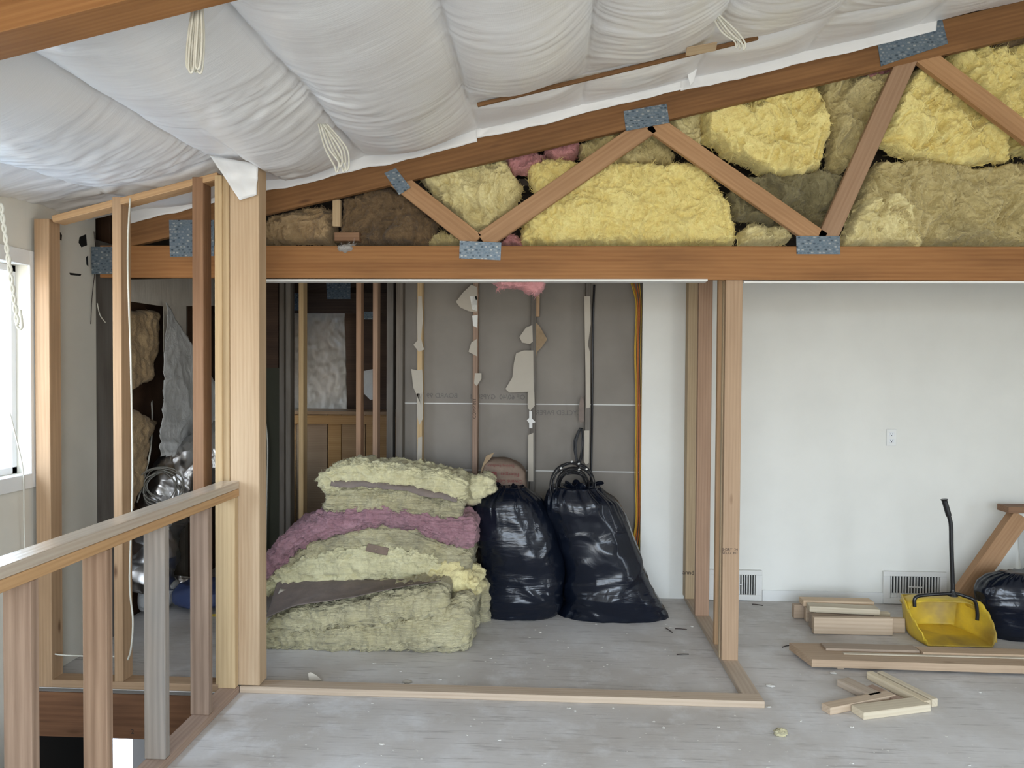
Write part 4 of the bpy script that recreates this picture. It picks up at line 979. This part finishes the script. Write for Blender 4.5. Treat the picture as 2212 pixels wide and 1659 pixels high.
# long plank and the thin boards on it
p0 = fz(1737, 1437); 
box('sticker', (1.60, 4.17, 0), (1.64, 4.37, .018), W_OFF, label='thin wooden strip propping the long plank near its cut end', cat='lumber')
box('sticker', (3.0, 4.15, 0), (3.04, 4.35, .018), W_OFF, label='thin wooden strip propping the long plank near the right edge', cat='lumber')
prism('plank', [(1.455, 4.150, .018), (3.6, 4.120, .018), (3.6, 4.365, .018), (1.41, 4.400, .018)], (0, 0, .042), W_PLANK, label='long wide plank lying across the floor at the right', cat='lumber')
box('thin_board', (1.58, 4.285, .0605), (2.10, 4.372, .074), W_PLANK, label='short thin board lying on the left part of the long plank', cat='lumber', bev=.001)
box('thin_board', (2.105, 4.255, .0605), (3.3, 4.345, .076), W_PLANK, label='longer thin board lying on the right part of the long plank', cat='lumber', bev=.001)
box('thin_strip', (1.66, 4.232, .0605), (2.9, 4.250, .067), W_OFFP, label='narrow splintery strip along the front of the thin boards', cat='lumber', bev=.001)

# offcuts in front
def flat_off(p, q, w, t_, z0, m, label):
    a, b = fz(*p, z0+t_), fz(*q, z0+t_); a.z = b.z = z0+t_/2+.0005
    return offcut(a, b, w, t_, m, label, (0, 0, 1), 'lumber offcuts scattered in front of the plank')
flat_off((1852,1531), (1996,1513), .089, .036, 0, W_OFFP, 'grey-tinted offcut with white cut edge nearest the viewer')
flat_off((1784,1524), (1925,1496), .060, .036, 0, W_OFF, 'pinkish offcut at the left of the scattered pieces')
flat_off((1820,1465), (1893,1500), .080, .036, 0, W_OFF, 'pink offcut pointing back at the upper left of the scattered pieces')
flat_off((1877,1480), (1945,1510), .055, .032, 0, W_PINK, 'dull pink offcut in the middle of the scattered pieces')
flat_off((1878,1450), (2004,1514), .040, .040, 0, W_OFFP, 'pale greenish offcut on the left of the long pair')
flat_off((1900,1450), (2020,1510), .038, .040, 0, W_OFFP, 'pale greenish offcut on the right of the long pair')

# ================================================================== CABLES FROM THE CEILING
def loops(label, top, bot, Y, n, wpx, seed, dx=0, r=.0045):
    rr = random.Random(seed); paths = []
    for k in range(n):
        o = -wpx/2+wpx*k/max(1, n-1); dy = rr.uniform(-8, 4)
        Yk = Y+rr.uniform(-.02, .02); s = wpx*.22
        paths.append([atY(top[0]+o*.6-s*.5, top[1], Yk), atY((top[0]+bot[0])/2+o-s, (top[1]+bot[1])/2, Yk), atY(bot[0]+o-s, bot[1]-14+dy, Yk), atY(bot[0]+o, bot[1]+dy, Yk), atY(bot[0]+o+s, bot[1]-14+dy, Yk), atY((top[0]+bot[0])/2+o+s+dx, (top[1]+bot[1])/2, Yk), atY(top[0]+o*.6+s*.5, top[1], Yk)])
    return tubes('cable_bundle', paths, r, M_CABLE, label=label, cat='cable coil')
loops('folded white cable hank hanging behind the foreground beam', (427, 8), (420, 156), 2.13, 6, 24, 1, r=.0034)
loops('looped white cable dangling from the slit near the post', (697, 268), (738, 368), 3.25, 4, 22, 2, dx=14, r=.0042)
loops('small looped white cable dangling at the purlin strip on the right', (1542, 28), (1598, 108), 3.35, 3, 16, 3, dx=10, r=.0042)
# cords at the left window
paths = []
for ph in (0, math.pi):
    paths.append([atY(2+36*t+3.2*math.sin(ph+t*38), 440+262*t, 3.0) for t in np.linspace(0, 1, 60)])
tubes('twisted_cord', paths, .0055, M_CABLE, sm=2, label='thick twisted white cord hanging in front of the window', cat='cord')
tube('cord_loop', [atY(36, 690, 3.0), atY(36, 702, 3.0), atY(42, 711, 3.0), atY(48, 704, 3.0), atY(44, 670, 3.0)], .005, M_CABLE, label='small loop at the bottom of the twisted window cord', cat='cord')
tube('blind_cord', [atX(21, 890, XL+.03), atX(38, 960, XL+.03), atX(50, 1020, XL+.03), atX(52, 1120, XL+.03), atX(54, 1230, XL+.03), atX(54, 1400, XL+.03)], .003, M_CABLE, label='thin blind cord hanging below the window sill', cat='cord')

# ================================================================== DIM AREA AT THE LEFT BACK
XC = XL-.03
def lw(x, y, X=XL-.02): return atX(x, y, X)
def lpoly(name, pts, m, X, th, parent=None, **kw): return prism(name, [lw(x, y, X) for x, y in pts], (-th, 0, 0), m, parent, **kw)
ex = thing('exposed_wall_cavity', 'stripped exterior wall section with old studs behind the stair wall', 'stud wall', (XL-.07, 5.2, 0))
board('stud', (XL-.05, YEND+.10, 0), (XL-.05, YEND+.10, 2.4), .089, .20, (0, 1, 0), W_OLD, ex)
board('stud', (XL-.05, lw(398, 900).y, 0), (XL-.05, lw(398, 900).y, 2.6), .089, .05, (0, 1, 0), W_OLD, ex)
board('stud', (XL-.07, lw(246, 900).y, 0), (XL-.07, lw(246, 900).y, 2.6), .089, .05, (0, 1, 0), W_DARK, ex)
def wall_batt(label, pts, m, seed, X=XL-.03):
    pl = [(lw(x, y, X).y, lw(x, y, X).z) for x, y in pts]; res = .011
    ys = np.array([p[0] for p in pl]); zs = np.array([p[1] for p in pl])
    gy = np.arange(ys.min()-.03, ys.max()+.03, res); gz = np.arange(zs.min()-.03, zs.max()+.03, res)
    Yg, Zg = np.meshgrid(gy, gz); y, z = Yg.ravel(), Zg.ravel(); nx, ny = len(gy), len(gz)
    P0 = np.c_[y, z, y*0+seed]; d = inpoly_sdf(y, z, pl)+.014*noise(P0*14, seed)
    pr = np.clip(d/.05, 0, 1); pr = np.sqrt(1-(1-pr)**2)
    x = X-.06+pr*.06+.02*fbm(P0*7, 3, seed)+.010*ridged(P0*16, 2, seed+3)
    keep = (d > -res).reshape(ny, nx); kf = keep[:-1, :-1] & keep[1:, :-1] & keep[:-1, 1:] & keep[1:, 1:]
    jj, ii = np.nonzero(kf); a = jj*nx+ii; Fc = np.c_[a, a+1, a+nx+1, a+nx]; used = np.unique(Fc); mp = -np.ones(len(x), int); mp[used] = np.arange(len(used))
    return put('insulation_batt', np.c_[x, y, z][used], mp[Fc], m, label=label, cat='insulation')
wall_batt('brown old batt in the upper stripped wall cavity behind the stair stud', [(255,668),(350,672),(348,730),(338,820),(285,845),(240,850),(240,690)], FT, 501)
wall_batt('brown old batt slumped in the lower stripped wall cavity', [(240,900),(300,885),(345,910),(330,950),(310,1060),(290,1110),(240,1120)], FT, 511)
lpoly('plastic_sheet', [(262,604),(470,600),(470,660),(355,662),(262,648)], M_CLEAR, XL+.01, .004, label='strip of translucent plastic across the top of the stripped wall', cat='plastic sheet')
lpoly('plastic_sheet', [(354,655),(402,650),(402,760),(354,760)], M_CLEAR, XL-.005, .004, label='translucent plastic behind the grey hanging sheet', cat='plastic sheet')
def grey_sheet():
    pts = [(357,652),(410,742),(470,840),(520,860),(520,985),(452,985),(338,985),(345,900),(352,800)]
    pl = [(lw(x, y, XL+.06).y, lw(x, y, XL+.06).z) for x, y in pts]; res = .009
    ys = np.array([p[0] for p in pl]); zs = np.array([p[1] for p in pl]); gy = np.arange(ys.min(), ys.max(), res); gz = np.arange(zs.min(), zs.max(), res)
    Yg, Zg = np.meshgrid(gy, gz); y, z = Yg.ravel(), Zg.ravel(); nx, ny = len(gy), len(gz); d = inpoly_sdf(y, z, pl); P0 = np.c_[y, z, y*0]
    low = np.exp(-(z-z.min())/.25)
    x = XL+.06+.012*ridged(P0*4, 2, 3)+.035*low*ridged(P0*np.array([2, 12, 1]), 2, 5)
    keep = (d > -res*.6).reshape(ny, nx); kf = keep[:-1, :-1] & keep[1:, :-1] & keep[:-1, 1:] & keep[1:, 1:]
    jj, ii = np.nonzero(kf); a = jj*nx+ii; Fc = np.c_[a, a+1, a+nx+1, a+nx]; used = np.unique(Fc); mp = -np.ones(len(x), int); mp[used] = np.arange(len(used))
    return solidify(put('plastic_sheet', np.c_[x, y, z][used], mp[Fc], M_GREYPOLY, label='grey shiny plastic sheet hanging over the stripped wall with a folded corner', cat='plastic sheet'), .001)
grey_sheet()
# foil covered duct with a coil of wire
def duct(label, path, rad, seed):
    P = smooth_path(path, 10); n = 40; V, Fc = tube_vf(P, rad, n); V = np.array(V); c = np.repeat(np.array([tuple(p) for p in P]), n, axis=0)
    N = V-c; N /= np.linalg.norm(N, axis=1)[:, None]; V = V+N*(.030*ridged(V*6, 3, seed)+.018*ridged(V*17, 2, seed+4))[:, None]
    return put('foil_duct', V, Fc, M_FOIL, label=label, cat='duct')
duct('crumpled silver foil duct rising behind the stair studs', [atY(350, 1110, 5.0), atY(370, 1060, 5.0), atY(400, 1020, 5.05), atY(450, 985, 5.15), atY(500, 960, 5.2)], .14, 5)
duct('lower silver foil duct behind the railing', [atY(310, 1260, 4.85), atY(325, 1200, 4.85), atY(335, 1130, 4.9)], .13, 9)
duct('scrap of gold-lit foil near the floor behind the railing', [atY(375, 1292, 5.1), atY(385, 1265, 5.1), atY(390, 1245, 5.12)], .06, 13)
cc = atY(352, 1052, 4.78); paths = []
for k in range(7):
    r = .145-.008*k+random.uniform(-.01, .01); oy = random.uniform(-.03, .03)
    paths.append([(cc.x+r*math.cos(a)*1.05, cc.y+oy+.04*math.sin(2*a+k), cc.z+r*math.sin(a)) for a in np.linspace(0, 2*math.pi, 26)])
tubes('wire_coil', paths, .004, flat('grey wire', (.22, .21, .18), .35), label='round coil of grey wire in front of the foil duct', cat='cable coil')
tube('wire', [atY(296, 1085, 4.8), atY(312, 1030, 4.8), atY(325, 970, 4.85), atY(329, 900, 5.0), atY(326, 850, 5.1)], .006, M_CABLE, label='pale wire dropping from the cavity to the coil', cat='cable')
tube('wire', [atX(203, 500, XL+.008), atX(207, 560, XL+.008), atX(199, 640, XL+.008), atX(196, 700, XL+.008)], .002, M_INK, label='thin dark wire on the cut edge of the left drywall', cat='cable')
tube('wire', [atX(210, 655, XL+.01), atX(216, 680, XL+.012), atX(228, 697, XL+.02)], .003, M_CABLE, label='white wire end curling off the left drywall edge', cat='cable')
for q in ([(120,500),(128,498),(134,508),(133,520),(126,516),(120,509)], [(150,589),(176,592),(174,596),(152,594)], [(172,512),(186,506),(188,530),(176,534),(170,524)], [(186,556),(190,552),(191,576),(187,572)]):
    lpoly('drywall_hole', q, M_SLOT, XL+.0015, .001, wlft)
# bag of material on the floor behind the stair wall
M_YB = flat('yellow sack print', (.50, .36, .04), .5); M_BB = flat('blue sack', (.05, .07, .16), .4)
def sack(label, px0, px1, py, Y, m, hgt, seed):
    a, b = atY(px0, py, Y), atY(px1, py, Y); n, m_ = 30, 30; V, Fc = [], []
    for i in range(n):
        for j in range(m_):
            th, ph = math.pi*i/(n-1), 2*math.pi*j/m_
            sx, sy, sz = math.sin(th)*math.cos(ph), math.sin(th)*math.sin(ph), math.cos(th)
            V.append(((a.x+b.x)/2+(b.x-a.x)/2*math.copysign(abs(sx)**.6, sx), Y+.18+.18*math.copysign(abs(sy)**.6, sy), hgt/2+hgt/2*math.copysign(abs(sz)**.6, sz)))
    V = np.array(V); V[:, 2] = np.maximum(.002, V[:, 2]+.02*ridged(V*8, 2, seed)); V[:, 1] += .02*noise(V*8, seed)
    Fc = [[i*m_+j, i*m_+(j+1) % m_, (i+1)*m_+(j+1) % m_, (i+1)*m_+j] for i in range(n-1) for j in range(m_)]
    return put('sack', V, Fc, m, label=label, cat='sack')
sk = sack('blue and yellow material sack on the floor behind the railing', 355, 480, 1345, 4.80, M_BB, .16, 3)
prism('printed_band', [atY(x, y, 4.775) for x, y in ((368,1334),(470,1326),(470,1340),(368,1350))], (0, .004, 0), M_YB, sk)
sack('pale plastic bag on the floor below the lower foil duct', 285, 345, 1320, 4.72, M_GREYPOLY, .17, 8)
# dark partitions of the far rooms
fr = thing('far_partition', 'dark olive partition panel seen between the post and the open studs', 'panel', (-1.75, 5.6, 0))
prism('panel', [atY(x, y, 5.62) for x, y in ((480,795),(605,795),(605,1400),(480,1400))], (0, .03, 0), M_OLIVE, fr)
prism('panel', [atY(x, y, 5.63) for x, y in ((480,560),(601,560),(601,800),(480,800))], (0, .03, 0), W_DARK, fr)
board('stud', atY(611, 1400, 5.6), atY(611, 560, 5.6), .04, .05, (0, -1, 0), W_OLD, fr)
tri_sheet('paper_edge', [atY(560, 685, 3.80), atY(568, 685, 3.80), atY(567, 1240, 3.80), atY(560, 1240, 3.80)], M_TORN, fr, seed=4, amp=.003)
tube('wire', [atY(566, 820, 5.55), atY(572, 900, 5.55), atY(578, 960, 5.55), atY(576, 1080, 5.55), atY(573, 1230, 5.55)], .006, M_CABLE, label='pale cable running down the dark panel beside the post', cat='cable')
# pony wall with amber paneling and the plastic covered window beyond
YP = 6.75
zl = atY(700, 888, YP).z
pw = thing('paneled_half_wall', 'amber wood paneled half wall with a ledge beyond the studs', 'half wall', (-1.6, YP, 0))
xe0, xe1 = atY(612, 900, YP).x, atY(870, 900, YP).x
box('ledge', (xe0, YP-.02, zl-.03), (xe1, YP+.42, zl), W_PANEL, pw)
xs_ = [atY(p, 900, YP).x for p in (612, 640, 708, 738, 790, 870)]
for i in range(5):
    box('panel_board', (xs_[i]+.004, YP, 0), (xs_[i+1]-.004, YP+.02+.006*(i % 2), zl-.03), W_PANEL, pw)
box('panel_frame', (xe0, YP-.012, zl-.12), (xe1, YP+.002, zl-.04), W_PANEL, pw)
Yq = 7.35
w2 = thing('window_2', 'far window draped with crinkled translucent plastic beyond the half wall', 'window', (-2.0, Yq, 1.2), kind='structure'); del w2['category']
q = [atY(617, 672, Yq), atY(744, 672, Yq), atY(749, 895, Yq), atY(612, 895, Yq)]
tri_sheet('plastic_drape', q, M_DRAPE, w2, n=60, amp=.018, seed=14)
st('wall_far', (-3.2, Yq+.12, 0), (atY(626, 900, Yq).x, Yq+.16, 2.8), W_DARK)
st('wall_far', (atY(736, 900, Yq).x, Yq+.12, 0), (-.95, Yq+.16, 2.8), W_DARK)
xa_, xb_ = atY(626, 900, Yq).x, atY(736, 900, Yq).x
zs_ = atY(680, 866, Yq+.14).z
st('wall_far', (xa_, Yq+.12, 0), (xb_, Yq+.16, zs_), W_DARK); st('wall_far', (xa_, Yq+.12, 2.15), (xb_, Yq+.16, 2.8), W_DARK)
box('window_frame', (xa_, Yq+.12, 1.66), (xb_, Yq+.15, 1.72), W_PANEL, w2)
box('window_frame', (xa_+.20, Yq+.12, zs_), (xa_+.24, Yq+.15, 2.15), W_PANEL, w2)
prism('tool_case', [atY(x, y, 7.0) for x, y in ((783,802),(812,796),(812,862),(800,864),(786,850))], (0, .05, 0), M_GREYPOLY, label='grey plastic case behind the far studs', cat='case')

# ================================================================== FLOOR DEBRIS
rd_ = np.random.RandomState(5); V, Fc = [], []
def chip(c, s, z=None):
    n = rd_.randint(5, 8); b = len(V); a0 = rd_.uniform(0, 6.28); hh = s*rd_.uniform(.15, .45)
    for k in range(n):
        a = a0+2*math.pi*k/n; r = s*rd_.uniform(.5, 1.2)
        V.append((c[0]+r*math.cos(a), c[1]+r*math.sin(a)*.8, .0008)); 
    for k in range(n):
        x, y, _ = V[b+k]; V.append((c[0]+(x-c[0])*.7, c[1]+(y-c[1])*.7, hh*rd_.uniform(.6, 1.2)))
    for k in range(n): Fc.append([b+k, b+(k+1) % n, b+n+(k+1) % n, b+n+k])
    Fc.append([b+n+k for k in range(n)])
for _ in range(700):
    x, y = rd_.uniform(-1.4, 3.2), rd_.uniform(2.6, 5.3)
    if y > 4.1 and x < -.4: continue
    if abs(y-3.70) < .07 and x < 1.09: continue
    if .95 < x < 1.08 and y > 3.6: continue
    if y > 4.15 and x > 1.4: continue
    chip((x, y), rd_.choice([.003, .004, .006, .009, .014], p=[.30, .30, .22, .13, .05]))
M_CRUMB = paint('pale plaster crumbs', (.66, .63, .57), .9)
put('drywall_crumbs', V, Fc, M_CRUMB, smooth=False, origin=(0, 0, 0), label='scattered pale drywall crumbs and chips across the floor', cat='debris', kind='stuff')
for i, (p, q) in enumerate((((1437,1356),(1452,1366)), ((1458,1358),(1484,1360)), ((1462,1414),(1488,1413)), ((1624,1305),(1648,1308)), ((1690,1398),(1706,1394)))):
    a, b = fz(*p, .004), fz(*q, .004); lab = ['left nail of the pair near the slumped bag', 'right nail of the pair near the slumped bag', 'lone dark nail in the middle of the alcove floor', 'dark wire bit on the floor below the left register', 'dark sliver on the floor left of the long plank'][i]
    tube('nail', [a, (a+b)/2+Vector((0, .003, .001)), b], .003, M_INK, sm=2, label=lab, cat='nail')
a = fz(676, 1472)
sp_ = tri_sheet('paper_scrap', [a+Vector((-.03, .010, .040)), a+Vector((-.018, .014, .044)), a+Vector((.050, -.004, .005)), a+Vector((-.018, -.018, .005))], M_TORN, None, amp=.008, seed=17)
tag(sp_, 'curled white paper scrap on the alcove floor behind the front plate', 'paper scrap')
def lump(label, px, py, r, m, seed, cat='debris', name='debris_lump', flatness=.35):
    c = fz(px, py); n = 24; V, Fc = [], []
    for i in range(n):
        for j in range(n):
            th, ph = math.pi*i/(n-1), 2*math.pi*j/n; V.append((r*math.sin(th)*math.cos(ph)*1.3, r*.9*math.sin(th)*math.sin(ph), r*flatness*math.cos(th)))
    V = np.array(V); k = .40*fbm(V/r*1.6, 3, seed)+.15*noise(V/r*5, seed); V = V*(1+k[:, None]); V[:, 2] = np.maximum(V[:, 2]+r*flatness*.7, .001); V[:, :2] += np.array(c)[:2]
    Fc = [[i*n+j, i*n+(j+1) % n, (i+1)*n+(j+1) % n, (i+1)*n+j] for i in range(n-1) for j in range(n)]
    return put(name, V, Fc, m, label=label, cat=cat)
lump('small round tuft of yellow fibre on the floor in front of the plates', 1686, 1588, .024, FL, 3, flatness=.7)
lump('white crumb beside the front corner of the floor plate', 1661, 1528, .010, M_CRUMB, 5)
lump('white plaster flake right of the side floor plate', 1664, 1483, .017, M_CRUMB, 7)
lump('white flake beside the foot of the post', 595, 1474, .016, M_CRUMB, 9)
lump('pale flake on the front plate edge in the middle', 880, 1474, .018, M_TORN, 11)
lump('white flake left of the pink scattered offcut', 1800, 1455, .014, M_CRUMB, 13)
# below stairs
box('basement_post', (-2.12, 4.6, -2.45), (-2.02, 4.7, -.3), W_DARK, label='dark post in the level below the stairwell', cat='post')
board('leaning_strip', (-2.0, 4.2, -1.5), (-1.92, 4.25, -.31), .03, .012, (0, -1, 0), M_TRIM, label='white strip leaning below the stairwell edge', cat='lumber')
bpy.context.view_layer.update()
